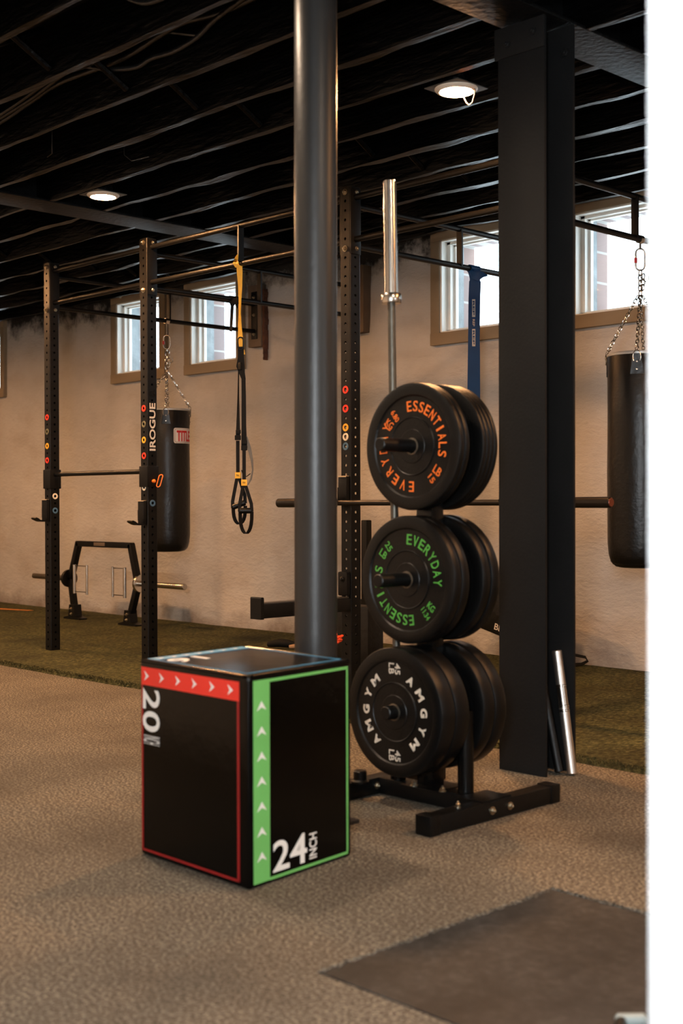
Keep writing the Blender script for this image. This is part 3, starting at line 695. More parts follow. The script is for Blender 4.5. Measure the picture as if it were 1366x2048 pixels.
# ================================================================== PUNCHING BAGS
def bag(i, zt_, zb_, zap, carab, label, ang0, labang):
    x, y = PX[i], 5.88; t = thing('punching_bag', (x, y, zb_), label, 'punching bag', 'hanging punching bags'); R = .172
    prof = [(0, 0), (.10, .0), (.13, .006), (.155, .03), (.166, .07), (R, .13), (R+.002, .5), (R-.001, .8), (R, zt_-zb_-.01), (R-.006, zt_-zb_), (R-.02, zt_-zb_-.012), (0, zt_-zb_-.02)]
    G().lathe((x, y, zb_), (0, 0, 1), prof, 64).build('bag_body', m_leather, t, smooth=60)
    G().lathe((x, y, zt_-.012), (0, 0, 1), [(R-.012, .008), (R-.002, .016), (R+.003, .010), (R+.0025, 0), (R-.002, -.002)], 64).build('top_rim', mat('pale_rim', (170, 172, 172), .35, .4), t)
    lp = G()
    for k in range(41):
        pass
    lp.tube([(x+(R-.03)*math.cos(a), y+(R-.03)*math.sin(a), zb_+.022) for a in [2*math.pi*k/40 for k in range(40)]], .006, 6, True); lp.build('bottom_seam', m_leather, t)
    for k in range(4):
        a = ang0+math.pi/2*k; rd = Vector((math.cos(a), math.sin(a), 0)); tg_ = Vector((-rd.y, rd.x, 0)); c = Vector((x, y, 0))+rd*(R+.002)
        G().prism([(-.020, zt_-.012), (.020, zt_-.012), (.034, zt_-.118), (-.034, zt_-.118)], lambda u, v, h: Vector((x, y, v))+(rd*math.cos(u/R)+tg_*math.sin(u/R))*(R+.001+h), .004).build('hanger_tab', m_leather, t, smooth=0)
        for z in (zt_-.055, zt_-.095):
            G().lathe(Vector((x, y, z))+rd*(R+.004), rd, [(.0055, 0), (.005, .002), (0, .004)], 14).build('rivet', m_chrome, t)
        P = [c+rd*.006+tg_*(.020*math.cos(q))+Vector((0, 0, zt_-.030+.034*math.sin(q))) for q in [math.radians(v) for v in range(-40, 221, 20)]]
        dr = G().tube(P, .0028, 8).build('d_ring', m_chrome, t)
        G_ = chain(G(), (x+rd.x*.012, y+rd.y*.012, zap), c+rd*.004+Vector((0, 0, zt_+.006))); G_.build('chain', m_chrome, t)
    # single chain, carabiner, clamp on bar
    ztc, zbc = carab
    chain(G(), (x, y, zbc), (x, y, zap), .034, .024, .0036).build('top_chain', m_chrome, t)
    chain(G(), (x+.012, y+.01, zbc-.02), (x+.01, y+.005, zap+.03), .034, .024, .0036).build('spare_chain', m_chrome, t)
    cpt = stad((x, y, (ztc+zbc)/2), (0, 0, 1), RL, ztc-zbc, .048, 8)
    cb = G().tube(cpt, .0048, 10, True).build('carabiner', m_steel, t)
    G().cyl(Vector((x, y, (ztc+zbc)/2-.018))-RL*.024, Vector((x, y, (ztc+zbc)/2+.008))-RL*.024, .0085, n=14).build('screw_sleeve', mat('red_sleeve', (190, 40, 50), .4), cb, label='red screw sleeve')
    q = [Vector((x, y, zap+.10)), Vector((x, y, zap+.085))+RL*.012, Vector((x, y, zap+.075))+RL*.03, Vector((x, y, zap+.085))+RL*.045, Vector((x, y, zap+.115))+RL*.044]
    G().tube(q, .0035, 8).build('hook', m_steel, t)
    G().lathe((x, y-.016, ZBL), (0, 1, 0), [(.0175, 0), (.022, 0), (.022, .032), (.0175, .032), (.0175, 0)], 28).build('bar_clamp', m_steel, t)
    if ztc < ZBL-.07:
        G().tube([(x, y, ZBL-.018), (x, y, ztc-.004)], .0045, 8).build('steel_cable', m_steel, t)
    else: G().tube([(x, y, ZBL-.015), (x, y, ztc-.003)], .006, 8).build('eye_bolt', m_steel, t)
    # label curved round the bag
    def wrap(u, v, h, z0=zt_-.205):
        a = labang+u/R; return Vector((x+(R+.0012+h)*math.cos(a), y+(R+.0012+h)*math.sin(a), z0+v))
    def rrect(w_, h_, r_, nn=28):
        top = [(-w_/2+r_+(w_-2*r_)*k/nn, h_/2) for k in range(nn+1)]; bot = [(-a_, -b_) for a_, b_ in top]
        def arc(cx, cy, a0): return [(cx+r_*math.cos(a0-math.pi/2*k/4), cy+r_*math.sin(a0-math.pi/2*k/4)) for k in range(1, 4)]
        return top+arc(w_/2-r_, h_/2-r_, math.pi/2)+bot+arc(-w_/2+r_, -h_/2+r_, -math.pi/2)
    def strip(w_, h_, r_, hh, name, mt, par):
        # columns so that the label follows the curve
        nn = 28; g = G(); vs_ = []; 
        for k in range(nn+1):
            u = -w_/2+w_*k/nn; e = min(u+w_/2, w_/2-u); dz = 0 if e > r_ else r_-math.sqrt(max(0, r_*r_-(r_-e)**2))
            for v in (-h_/2+dz, h_/2-dz): vs_ += [wrap(u, v, 0), wrap(u, v, hh)]
        fs = []
        for k in range(nn):
            o = k*4; fs += [(o+1, o+5, o+7, o+3), (o, o+2, o+6, o+4), (o, o+4, o+5, o+1), (o+2, o+3, o+7, o+6)]
        fs += [(0, 1, 3, 2), (nn*4, nn*4+2, nn*4+3, nn*4+1)]
        return g.add(vs_, fs).build(name, mt, par, smooth=60)
    lab = strip(.19, .115, .012, .0015, 'label_patch', mat('pale_label', (214, 206, 200), .5), t)
    strip(.176, .101, .009, .0022, 'label_border', mat('grey_label_line', (120, 112, 108), .5), lab); strip(.170, .095, .008, .0028, 'label_face', mat('pale_label', (214, 206, 200), .5), lab)
    g = G(); put_text(g, 'TITLE', lambda a_, b_, h: wrap(a_, b_, .003+h), .078, .145, bold=.03); g.build('label_text', mat('label_red', (196, 30, 30), .5), lab, label='red capitals TITLE')
    return t
camdir = lambda i: math.atan2(0-5.88, 0-PX[i])
bag(0, 1.775, .690, 2.058, (2.345, 2.24), 'black punching bag hanging between the two left posts, half behind the lettered post', camdir(0)-.05, camdir(0)+.84)
bag(3, 1.845, .713, 2.155, (2.405, 2.29), 'black punching bag at far right, cut off by the white jamb', camdir(3)-.10, camdir(3)+.80)

# ================================================================== STRAPS ON THE RACK
def SP(base, dx, z, dd=0): return Vector(base)+RL*dx+Vector((0, 0, z))-F0*dd
S0 = Vector((-5.87, 4.87, 0)); K = 345.0
def T(px, py, dd=0): return SP(S0, (px-478)/K, 2.503-(py-520)/K, dd)
tr_ = thing('suspension_trainer', (-5.87, 4.87, 2.48), 'black and yellow suspension straps hanging from the orange-lit bar', 'training straps')
g = G().ribbon([T(479, 524, .02), T(480, 545, .021), T(481, 575, .02), T(480.5, 600, .02), T(480, 630, .02), T(480, 655, .02), T(481, 680, .02), T(483, 698, .02)],
               [.032, .034, .024, .016, .012, .02, .030, .026], .003, [RL, RL, RL, RL+F0*.5, RL+F0*.8, RL+F0*.3, RL, RL])
g.lathe((-5.885, 4.87, ZXL), (1, 0, 0), [(.0175, 0), (.021, 0), (.021, .034), (.0175, .034), (.0175, 0)], 24)
g.ribbon([T(478, 512, .024), T(473, 520, .028), T(469, 528, .03), T(473, 534, .028), T(479, 534, .024)], .02, .003, Vector((0, 0, 1))+RL*.3)
g.ribbon([T(485, 698, .02), T(488, 706, .02), T(489.5, 714, .02)], .008, .002, RL)
g.build('anchor_strap', m_yel, tr_, label='yellow anchor strap')
G().tube(stad(T(481.5, 692, .026), (0, 0, 1), RL, .075, .032, 7), .004, 8, True).build('carabiner', m_black, tr_)
g = G().ribbon([T(482, 698, .02), T(482, 720, .02), T(481, 738, .02), T(484, 752, .02), T(488, 766, .02)], [.036, .036, .05, .034, .022], .012, RL)
g.box(T(480, 738, .025), (.03, .02, .045), bev=.006); g.build('locking_loop', m_strap, tr_)
g = G().ribbon([T(477, 745, .02), T(476.3, 800, .02), T(475.8, 850, .02), T(475.5, 880, .02)], [.006, .012, .02, .026], .003, [RL+F0, RL+F0, RL, RL]); g.build('main_strap', m_strap, tr_)
g = G().ribbon([T(487, 760, .02), T(487.5, 800, .02), T(487.5, 860, .02), T(488, 900, .02)], [.024, .026, .028, .034], .003, RL); g.build('main_strap', m_strap, tr_)
for cx, cy in ((475.3, 884), (488.3, 905)):
    g = G().box(T(cx, cy, .03), (.036, .018, .030), Matrix.Rotation(YAW, 3, 'Z'), .005)
    g.box(T(cx+1, cy-12, .03), (.030, .014, .024), Matrix.Rotation(YAW, 3, 'Z'), .004); g.build('cam_buckle', m_strap, tr_)
G().ribbon([T(491, 882, .02), T(498, 905, .0), T(503, 930, -.01), T(504.5, 950, -.01), T(501, 968, -.01), T(495, 980, .0)], [.02, .022, .018, .012, .014, .008], .003, [RL, RL, RL+F0, RL+F0*1.5, RL+F0, RL]).build('strap_tail', m_grey, tr_, label='grey loose strap tail')
G().ribbon([T(482, 950, .0), T(486, 962, -.01), T(492, 963, -.01), T(500, 957, -.01)], .006, .003, RL+F0).build('strap_tail', m_strap, tr_)
for (cx, y0, ytag, wl, hx0, hx1, hy0, hy1, deep) in ((475, 890, 961, .045, 463, 491, 1026, 1016, .02), (488.5, 910, 976, .045, 478, 505, 1033, 1033, .05)):
    h = G()
    h.ribbon([T(cx, y0, deep), T(cx, ytag, deep)], .021, .004, RL)
    h.ribbon([T(cx-1, ytag, deep), T(hx0+1, hy0-12, deep), T(hx0+1, hy0+2, deep)], .020, .004, RL)
    h.ribbon([T(cx+1, ytag, deep), T(hx1-2, hy1-14, deep), T(hx1-1, hy1+2, deep)], .020, .004, RL)
    h.build('handle_strap', m_strap, tr_)
    tg2 = G().box(T(cx, ytag, deep+.005), (.034, .008, .036), Matrix.Rotation(YAW, 3, 'Z'), .002).build('brand_tag', m_yel, tr_, label='yellow tag')
    g = G(); put_text(g, 'TRX', lambda a, b, hh: T(cx, ytag, deep+.0095+hh)+RL*a+Vector((0, 0, b)), .010, .019, bold=.02, t=.0006); g.build('tag_text', m_strap, tg2)
    G().cyl(T(hx0+1, hy0, deep), T(hx1-1, hy1, deep), .017, n=20, bev=.003).build('hand_grip', m_rubber, tr_)
    q = []
    bot = 1058 if deep < .03 else 1077; c0, c1 = hx0+2, hx1-1
    for k in range(13):
        a = math.pi*k/12; q.append(T((c0+c1)/2-(c1-c0)/2*math.cos(a), (hy0+hy1)/2+2+(bot-(hy0+hy1)/2)*math.sin(a)**.75, deep))
    G().ribbon(q, .024, .006, RL*.9+F0).build('foot_cradle', m_strap, tr_)
# black webbing anchor looped on the cross bar
A0 = Vector((PX[1], 5.571, 0))
def A(px, py, dd=0): return SP(A0, (px-465)/330, 2.446-(py-600)/330, dd)
an = thing('anchor_strap', (PX[1], 5.571, ZBL), 'short dark webbing strap with a steel ring, looped over a bar before the window', 'strap')
g = G().ribbon([A(466, 597, .02), A(466, 606, .024), A(465, 614, .022), A(463.5, 640, .02), A(461.5, 671, .02)], [.075, .05, .022, .022, .018], .004, RL)
g.lathe((PX[1], 5.545, ZBL), (0, 1, 0), [(.0175, 0), (.021, 0), (.021, .07), (.0175, .07), (.0175, 0)], 24)
g.ribbon([A(473, 598, .02), A(475, 612, .02), A(477, 620, .02)], [.03, .02, .004], .004, RL); g.build('webbing', m_strap, an)
G().tube([A(461+4.3*math.cos(a), 676+5.5*math.sin(a), .02) for a in [2*math.pi*k/20 for k in range(20)]], .0018, 6, True).build('d_ring', m_steel, an)
# blue resistance band
B0 = Vector((PX[2], 5.90, 0))
def Bn(px, py, dd=0): return SP(B0, (px-948)/322, 2.435-(py-545)/322, dd)
bd = thing('resistance_band', (PX[2], 5.90, ZBL), 'wide dark blue rubber band looped over the bar beside the steel column', 'resistance band')
g = G().ribbon([Bn(949, 541, .022), Bn(950, 549, .03), Bn(951, 558, .026), Bn(951, 575, .02), Bn(950.5, 600, .02), Bn(949, 640, .02), Bn(949, 700, .02), Bn(948.5, 780, .02), Bn(948, 840, .02), Bn(948, 872, .012)],
               [.075, .07, .062, .062, .062, .066, .072, .076, .076, .075], .0045, RL)
g.ribbon([Bn(952, 562, .0), Bn(951, 600, -.012), Bn(950, 700, -.016), Bn(949, 840, -.01), Bn(948, 872, .012)], .07, .0045, RL)
g.lathe((PX[2], 5.865, ZBL), (0, 1, 0), [(.0175, 0), (.0225, 0), (.0225, .085), (.0175, .085), (.0175, 0)], 24)
g.ribbon([Bn(940, 541, .02), Bn(946, 552, .033), Bn(956, 556, .036), Bn(966, 551, .034), Bn(975, 553, .024)], [.03, .045, .05, .034, .006], .0045, Vector((0, 0, 1))-RL*.25)
g.build('band_loop', m_bluerub, bd, smooth=50)
def bandf(zpx): return lambda a, b, h: Bn(949.5, zpx, .0236+h)+RL*(-b)*-1+Vector((0, 0, -a))
mg = mat('grey_print', (150, 146, 140), .5)
for y0, y1 in ((598, 632), (655, 688)):
    pt = G().box(Bn(948.5, (y0+y1)/2, .0235), (.019, .001, (y1-y0)/322), Matrix.Rotation(YAW, 3, 'Z')).build('printed_panel', mg, bd, label='grey printed panel')
    g = G(); put_text(g, 'REP', lambda a, b, h, yy=(y0+y1)/2: Bn(948.5, yy, .0245+h)+RL*b+Vector((0, 0, -a)), .011, .085, bold=.03, t=.0006); g.build('panel_text', m_bluerub, pt)
g = G(); put_text(g, 'REP', lambda a, b, h: Bn(948.5, 643, .0238+h)+RL*b+Vector((0, 0, -a)), .013, .042, bold=.02, t=.0006); g.build('lettering', mg, bd, label='small grey letters REP')

# ================================================================== PLYO BOX
BF = Vector((-2.684, 2.255, 0)); BL = Vector((-3.203, 2.262, 0)); BR = Vector((-2.735, 2.702, 0)); BB = BL+BR-BF; BH = .592
box = thing('plyometric_box', (BF+BB)/2, 'tall black soft jump box printed red on one side and green on the other', 'jump box')
bm = bmesh.new()
lv = [bm.verts.new(p+Vector((0, 0, z))) for z in (.0, BH) for p in (BF, BR, BB, BL)]
for f in ((0, 1, 2, 3), (7, 6, 5, 4), (0, 4, 5, 1), (1, 5, 6, 2), (2, 6, 7, 3), (3, 7, 4, 0)): bm.faces.new([lv[i] for i in f])
bmesh.ops.recalc_face_normals(bm, faces=bm.faces[:])
bmesh.ops.bevel(bm, geom=bm.edges[:], offset=.016, segments=4, affect='EDGES', profile=.6)
bm.verts.index_update(); g = G().add([v.co.copy() for v in bm.verts], [tuple(v.index for v in f.verts) for f in bm.faces]); bm.free()
g.build('cover', m_foam, box, smooth=50)
# piping along the top edges
def edgep(a, b, z, off=.004):
    n_ = ((a+b)/2-(BF+BB)/2); n_.z = 0; n_.normalize(); return [a+(b-a)*.03+n_*off*.2+Vector((0, 0, z)), b+(a-b)*.03+n_*off*.2+Vector((0, 0, z))]
pg = G()
for a, b in ((BL, BF), (BF, BR), (BR, BB), (BB, BL)): pg.tube(edgep(a, b, BH-.0045), .0052, 8)
pg.build('seam_piping', m_foam, box)
def face(A_, B_, tt=.0012):
    n_ = (B_-A_).cross(Vector((0, 0, 1))).normalized()
    return lambda u, z, h: A_+(B_-A_)*u+n_*(.0006+h)+Vector((0, 0, z))
def quad(g, fn, u0, z0, u1, z1, h=.0008): g.prism([(u0, z0), (u1, z0), (u1, z1), (u0, z1)], lambda a, b, hh: fn(a, b, hh), h)
fL = face(BL, BF); wL = (BF-BL).length; fR = face(BF, BR); wR = (BR-BF).length
g = G(); quad(g, fL, .022, .517, .925, .571); g.build('red_band', m_red, box, label='red band')
g = G(); e = .008/wL
quad(g, fL, .022, .016, .022+e, .517); quad(g, fL, .925-e*1.2, .016, .925, .517); quad(g, fL, .022, .016, .925, .0235); g.build('red_outline', m_redline, box, label='thin dark red outline')
def chev_h(g, fn, uc, zc, W, su, sz):      # arrow head pointing to larger u
    P = [(-.5, .5), (-.05, .5), (.5, 0), (-.05, -.5), (-.5, -.5), (-.12, 0)]
    P1 = [(-.5, .5), (.5, 0), (-.12, 0)]; P2 = [(-.12, 0), (.5, 0), (-.5, -.5)]
    for Q in (P1, P2): g.prism([(uc+a*su, zc+b*sz) for a, b in Q], lambda a, b, h: fn(a, b, h+.0009), .0006)
g = G()
for u in (.075, .223, .378, .531, .691, .851): chev_h(g, fL, u, .545, 0, .046, .030)
g.build('arrow_marks', m_white, box, label='white arrow heads pointing right')
g = G()
put_text(g, '20', lambda a, b, h: fL(.120+b/wL, .443-a, h), .084, .128, bold=.012, t=.0008)
put_text(g, 'INCH', lambda a, b, h: fL(.122+b/wL, .354-a, h), .082, .026, bold=.0, t=.0008)
g.build('lettering', m_white, box, label='white print 20 INCH, turned sideways')
g = G(); quad(g, fR, .040, .013, .187, .575); g.build('green_band', m_green, box, label='green band')
g = G(); e = .0075/wR
quad(g, fR, .187, .566, .958, .5745); quad(g, fR, .958-e, .012, .958, .570); quad(g, fR, .187, .012, .958, .020); g.build('green_outline', m_green, box, label='thin green outline')
g = G()
for z in (.503, .433, .363, .294, .224, .154, .085):
    for Q in ([(-.5, -.5), (0, -.14), (0, .5)], [(0, -.14), (.5, -.5), (0, .5)]): g.prism([(.113+a*.086, z+b*.026) for a, b in Q], lambda a, b, h: fR(a, b, h+.0009), .0006)
g.build('arrow_marks', m_white, box, label='white arrow heads pointing up')
g = G()
put_text(g, '24', lambda a, b, h: fR(.377+a/wR, .073+b, h), .084, .145, bold=.012, t=.0008)
put_text(g, 'INCH', lambda a, b, h: fR(.597+b/wR*-1, .070+a, h), .032, .074, bold=.01, t=.0008)
g.build('lettering', m_white, box, label='white print 24 INCH')
# top face: blue band along the far-left edge, thin blue outline
def fT(u, v, h): return BL+(BF-BL)*u+(BR-BF)*v+Vector((0, 0, BH+.0006+h))
g = G(); quad(g, fT, .035, .04, .125, .96); g.build('blue_band', m_blue, box, label='light blue band')
g = G(); quad(g, fT, .125, .04, .95, .052); quad(g, fT, .125, .948, .95, .96); quad(g, fT, .938, .04, .95, .96); g.build('blue_outline', m_blue, box, label='thin blue outline')
g = G()
for v in (.12, .24, .36, .48, .60, .72, .84):
    for Q in ([(-.5, -.5), (0, -.14), (0, .5)], [(0, -.14), (.5, -.5), (0, .5)]): g.prism([(.08+a*.05, v+b*.06) for a, b in Q], lambda a, b, h: fT(a, b, h+.0009), .0006)
g.build('arrow_marks', m_white, box, label='white arrow heads')
g = G(); put_text(g, '16', lambda a, b, h: fT(.235+b/wL, .22-a/wR*1, h), .08, .13, bold=.01, t=.0008); g.build('lettering', m_white, box, label='white number on top')

# ================================================================== PLATE TREE
TX, TY = -3.0, 3.378
tree = thing('plate_tree', (TX, TY, 0), 'black steel plate tree on an H-shaped base, loaded with bumper plates', 'plate rack')
HB = .062
for x0 in (-2.738, -3.275):
    f = G().b2((x0-.030, 3.035, .002), (x0+.030, 3.70, HB), .004).build('base_foot', m_black, tree)
    for ya, yb in ((3.022, 3.075), (3.66, 3.713)): G().b2((x0-.033, ya, 0), (x0+.033, yb, HB+.004), .005).build('end_cap', m_rubber, f)
    for y in (3.335, 3.43):
        g = G(); bolt(g, (x0+.030, y, .034), (1, 0, 0), .010, .008); g.build('bolt', m_bolt, f)
    g = G(); bolt(g, (x0-.005, 3.20, HB), (0, 0, 1), .008, .014); g.build('bolt', m_bolt, f)
G().b2((-3.245, 3.345, .004), (-2.768, 3.41, HB), .003).build('cross_beam', m_black, tree)
G().b2((-2.83, 3.30, HB), (-2.72, 3.45, HB+.004), .001).build('gusset_plate', m_black, tree)
G().b2((-3.06, 3.347, HB), (-2.985, 3.409, 1.40), .005).build('main_post', m_blackgloss, tree)
G().b2((-3.10, 3.30, HB), (-2.93, 3.455, HB+.005), .001).build('post_flange', m_black, tree)
for x_, y_ in ((-3.045, 3.315), (-2.915, 3.32)):
    g = G(); bolt(g, (x_, y_, HB+.005), (0, 0, 1), .010, .014); g.build('bolt', m_bolt, tree)
for x_ in (-3.18, -2.86):
    G().lathe((x_, 3.378, HB-.055), (0, 0, 1), [(.020, 0), (.028, .0), (.028, .34), (.022, .34), (.022, .05)], 32).build('bar_holder', m_blackgloss, tree)
G().lathe((-3.232, 3.235, HB), (0, 0, 1), [(0, 0), (.032, 0), (.032, .006), (.024, .012), (.024, .040), (.020, .044), (0, .044)], 28).build('storage_peg', m_rubber, tree)
PZ = (1.262, .797, .343)
for z, yl in zip(PZ, (3.13, 3.12, 3.155)):
    G().cyl((TX-.03, yl, z+.0), (TX-.03, 3.345, z), .0235, n=28, bev=.003).build('storage_peg', m_rubber2, tree)
    G().cyl((TX-.03, 3.41, z), (TX-.03, 3.66, z), .0235, n=28, bev=.003).build('storage_peg', m_rubber2, tree)
# plates
PXC = -3.03
def plate(y0, z, th, label, group, R=.2235, text=None, zz=0.0, small=False):
    """bumper plate with its axis along Y; front (camera) face at y0"""
    c = Vector((PXC, y0, z-.002)); t = thing('bumper_plate', c, label, 'weight plate', group)
    b = min(.009, th*.3); d = .004
    prof = [(.0255, d*.5), (.058, d*.5), (.060, d), (.098, d), (.101, d*.4), (.104, d*1.6), (.176, d*1.6), (.181, d*.2), (.186, 0), (R-b, 0), (R-b*.35, b*.3), (R, b),
            (R, th-b), (R-b*.35, th-b*.3), (R-b, th), (.186, th), (.176, th-d*1.6), (.104, th-d*1.6), (.098, th-d), (.058, th-d), (.0255, th-d)]
    G().lathe(c, (0, 1, 0), prof, 96).build('plate_body', m_rubber if text != 'AMGYM' else m_rubber2, t, smooth=28)
    G().lathe(c+Vector((0, .0, 0)), (0, 1, 0), [(.0250, -.001), (.030, .0005), (.030, th-.001), (.0250, th), (.0250, -.001)], 40).build('steel_hub', m_hub, t)
    def arc(g, s, r, a0, a1, hgt, wch, bold=.006):
        """letters clockwise from angle a0 to a1 (degrees, 0 = up, clockwise positive), tops outward"""
        n_ = len(s)
        for k, ch in enumerate(s):
            a = math.radians(a0+(a1-a0)*(k/(n_-1) if n_ > 1 else 0))
            up = Vector((math.sin(a), 0, math.cos(a))); rt = Vector((math.cos(a), 0, -math.sin(a)))
            wc = wch*(.35 if ch == 'I' else 1.25 if ch == 'M' else 1)
            put_text(g, ch, lambda x_, y_, h: c+up*(r+y_)+rt*x_+Vector((0, d*1.6-h, 0)), hgt, wc, bold=bold, t=.0016)
    def radial(g, s, r, a0, off, hgt, wd, flip=False):
        a = math.radians(a0); up = Vector((math.sin(a), 0, math.cos(a))); rt = Vector((math.cos(a), 0, -math.sin(a)))
        sx = -up if not flip else up; sy = rt if not flip else -rt
        put_text(g, s, lambda x_, y_, h: c+up*r+rt*off+sx*x_+sy*y_+Vector((0, d*1.6-h, 0)), hgt, wd, bold=.006, t=.0016)
    if text == 'ORANGE':
        g = G(); arc(g, 'ESSENTIALS', .141, -6, 102, .036, .021); arc(g, 'EVERYDAY', .141, 182, 299, .036, .023)
        radial(g, '6.80', .137, -37, .0, .021, .044); radial(g, 'KG', .137, -53, -.0, .026, .036)
        radial(g, 'LB', .145, 127, 0, .030, .036, True); radial(g, '15', .145, 142, 0, .022, .030, True)
        g.build('lettering', m_oran, t, label='orange raised lettering')
    if text == 'GREEN':
        g = G(); arc(g, 'EVERYDAY', .141, 4, 92, .036, .023); arc(g, 'ESSENTIALS', .141, 172, 283, .036, .021)
        radial(g, '25', .144, -38, 0, .024, .034); radial(g, 'LB', .144, -53, 0, .026, .034)
        radial(g, 'KG', .142, 129, 0, .024, .034, True); radial(g, '11.34', .142, 143, 0, .020, .046, True)
        g.build('lettering', m_grn, t, label='green raised lettering')
    if text == 'AMGYM':
        g = G(); arc(g, 'AMGYM', .137, 33, 137, .028, .032, .04); arc(g, 'AMGYM', .137, 219, 318, .028, .032, .04)
        for zz_ in (.150, -.150):
            for s, o in (('45', .0145), ('LB', -.0145)):
                put_text(g, s, lambda x_, y_, h: c+Vector((o+y_, d*1.6-h, zz_-x_)), .024, .038, bold=.004, t=.0016)
        g.build('lettering', m_cream, t, label='cream raised lettering')
    return t
GP = 'bumper plates on the plate tree'
plate(3.290, PZ[0], .027, 'front plate on the top peg, orange lettering', GP, text='ORANGE')
plate(3.318, PZ[0], .026, 'plain plate pressed behind the orange-lettered one', GP)
for k, s in enumerate(('nearest the post', 'second from the post', 'third from the post', 'farthest back')): plate(3.412+.0205*k, PZ[0], .020, 'thin plate in the rear stack on the top peg, '+s, GP)
plate(3.262, PZ[1], .040, 'front plate on the middle peg, green lettering', GP, text='GREEN')
plate(3.303, PZ[1], .040, 'plain plate pressed behind the green-lettered one', GP)
plate(3.414, PZ[1], .044, 'thick plate behind the post on the middle peg', GP, R=.222); plate(3.460, PZ[1], .044, 'rearmost thick plate on the middle peg', GP, R=.2245)
plate(3.196, PZ[2], .072, 'front plate on the lowest peg, cream lettering', GP, text='AMGYM')
plate(3.269, PZ[2], .072, 'plain thick plate pressed behind the cream-lettered one', GP)
plate(3.415, PZ[2], .062, 'thick plate behind the post on the lowest peg', GP); plate(3.478, PZ[2], .062, 'rearmost thick plate on the lowest peg', GP)
# standing barbell in the left holder
sb = thing('standing_barbell', (-3.178, 3.378, .04), 'barbell stored upright behind the plates with its shiny sleeve on top', 'barbell')
bx, by = -3.178, 3.378; tp = Vector((-3.215, 3.378, 2.234)); bt = Vector((bx, by, .03)); dv = (tp-bt).normalized()
G().cyl(bt+dv*.40, tp-dv*.44, .0143, n=24).build('shaft', m_shaft, sb)
G().cyl(tp-dv*.415, tp, .0245, n=36, bev=.003).build('sleeve', m_steel, sb, label='bright chrome sleeve')
G().lathe(tp-dv*.448, dv, [(.0143, 0), (.035, .0), (.037, .003), (.037, .032), (.034, .036), (.0245, .037)], 36).build('collar', m_steel, sb)
G().cyl(bt, bt+dv*.40, .0205, n=28).build('sleeve', m_shaft, sb)

# ================================================================== SMALL BARS ON THE COLUMN
s0 = Vector((-2.935, 4.105, .006)); s1 = Vector((-3.022, 4.125, .478)); dv = (s1-s0).normalized(); L = (s1-s0).length
hb = thing('dumbbell_handle', s0, 'short shiny steel bar leaning against the steel column', 'short bar')
G().cyl(s0, s0+dv*L, .0195, n=28, bev=.003).build('bar_body', mat('satin_steel', (225, 215, 205), .38, 1.0, var=.05), hb)
for t_ in (.50, .535, .70): G().cyl(s0+dv*(L*t_), s0+dv*(L*t_+.010), .0218, n=28, bev=.002).build('ring', m_chrome, hb)
G().cyl(s0+dv*(L*.54), s0+dv*(L*.70), .0200, n=28).build('grip', m_steel, hb)
b0 = Vector((-2.975, 4.075, .012)); b1 = Vector((-3.068, 4.09, .36)); one('short_black_bar', G().cyl(b0, b1, .0175, n=24, bev=.003), m_black, b0, 'short matte black bar leaning inside the steel column', 'short bar')

# ================================================================== TRAP BAR BY THE WALL
YT = 6.3
tb_ = thing('trap_bar', (-9.45, YT, .02), 'black trap bar with shiny sleeves standing upright against the wall at left', 'trap bar')
g = G()
def sq(g, p, q, s=.05):
    p = Vector(p); q = Vector(q); d = (q-p).normalized(); yv = Vector((0, 1, 0)); x_ = d.cross(yv).normalized()
    M_ = Matrix((x_, yv, d)).transposed(); g.box((p+q)/2, (s, s, (q-p).length+s*.5), M_, .003)
sq(g, (-9.845, YT, .70), (-9.035, YT, .70)); sq(g, (-9.845, YT, .70), (-9.975, YT, .38)); sq(g, (-9.035, YT, .70), (-8.935, YT, .38))
sq(g, (-9.975, YT, .38), (-9.91, YT, .09)); sq(g, (-8.935, YT, .38), (-9.05, YT, .09)); g.build('frame', m_black, tb_)
g = G().box((-9.48, YT-.0265, .702), (.17, .003, .030), bev=.001); pl = g.build('badge', mat('badge_grey', (96, 84, 72), .4), tb_, label='grey badge')
for xx, sg in ((-9.97, -1), (-8.94, 1)):
    a = Vector((xx+sg*.02, YT, .382)); d = Vector((sg, 0, 0)); L_ = .62 if sg < 0 else .63
    G().cyl(a, a+d*.03, .080 if sg < 0 else .075, n=32, bev=.003).build('flange_disc', m_black if sg < 0 else m_chrome, tb_)
    G().cyl(a+d*.03, a+d*L_, .025, n=28, bev=.003).build('sleeve', m_steel if sg > 0 else m_hub, tb_)
for xa, xb in ((-9.84, -9.64), (-9.24, -9.06)):
    for xx in (xa, xb): G().cyl((xx, YT-.05, .255), (xx, YT-.05, .515), .012 if xx in (-9.64, -9.24) else .015, n=16, bev=.002).build('grip', m_steel, tb_)
    G().tube([(xa, YT-.05, .275), (xb, YT-.05, .275)], .004, 6).build('grip_link', m_black, tb_); G().tube([(xa, YT-.05, .505), (xb, YT-.05, .505)], .004, 6).build('grip_link', m_black, tb_)
for xx in (-9.91, -9.05):
    G().prism([(-.13, 0), (.13, 0), (.13, .012), (.05, .03), (.035, .13), (-.035, .13), (-.05, .03), (-.13, .012)], lambda u, v, h: Vector((xx+u, YT-.04+h, .021+v)), .08).build('foot', m_black, tb_, smooth=0)
    for z in (.07, .115): g = G(); bolt(g, (xx, YT-.04, z), (0, -1, 0), .010); g.build('bolt', m_bolt, tb_)

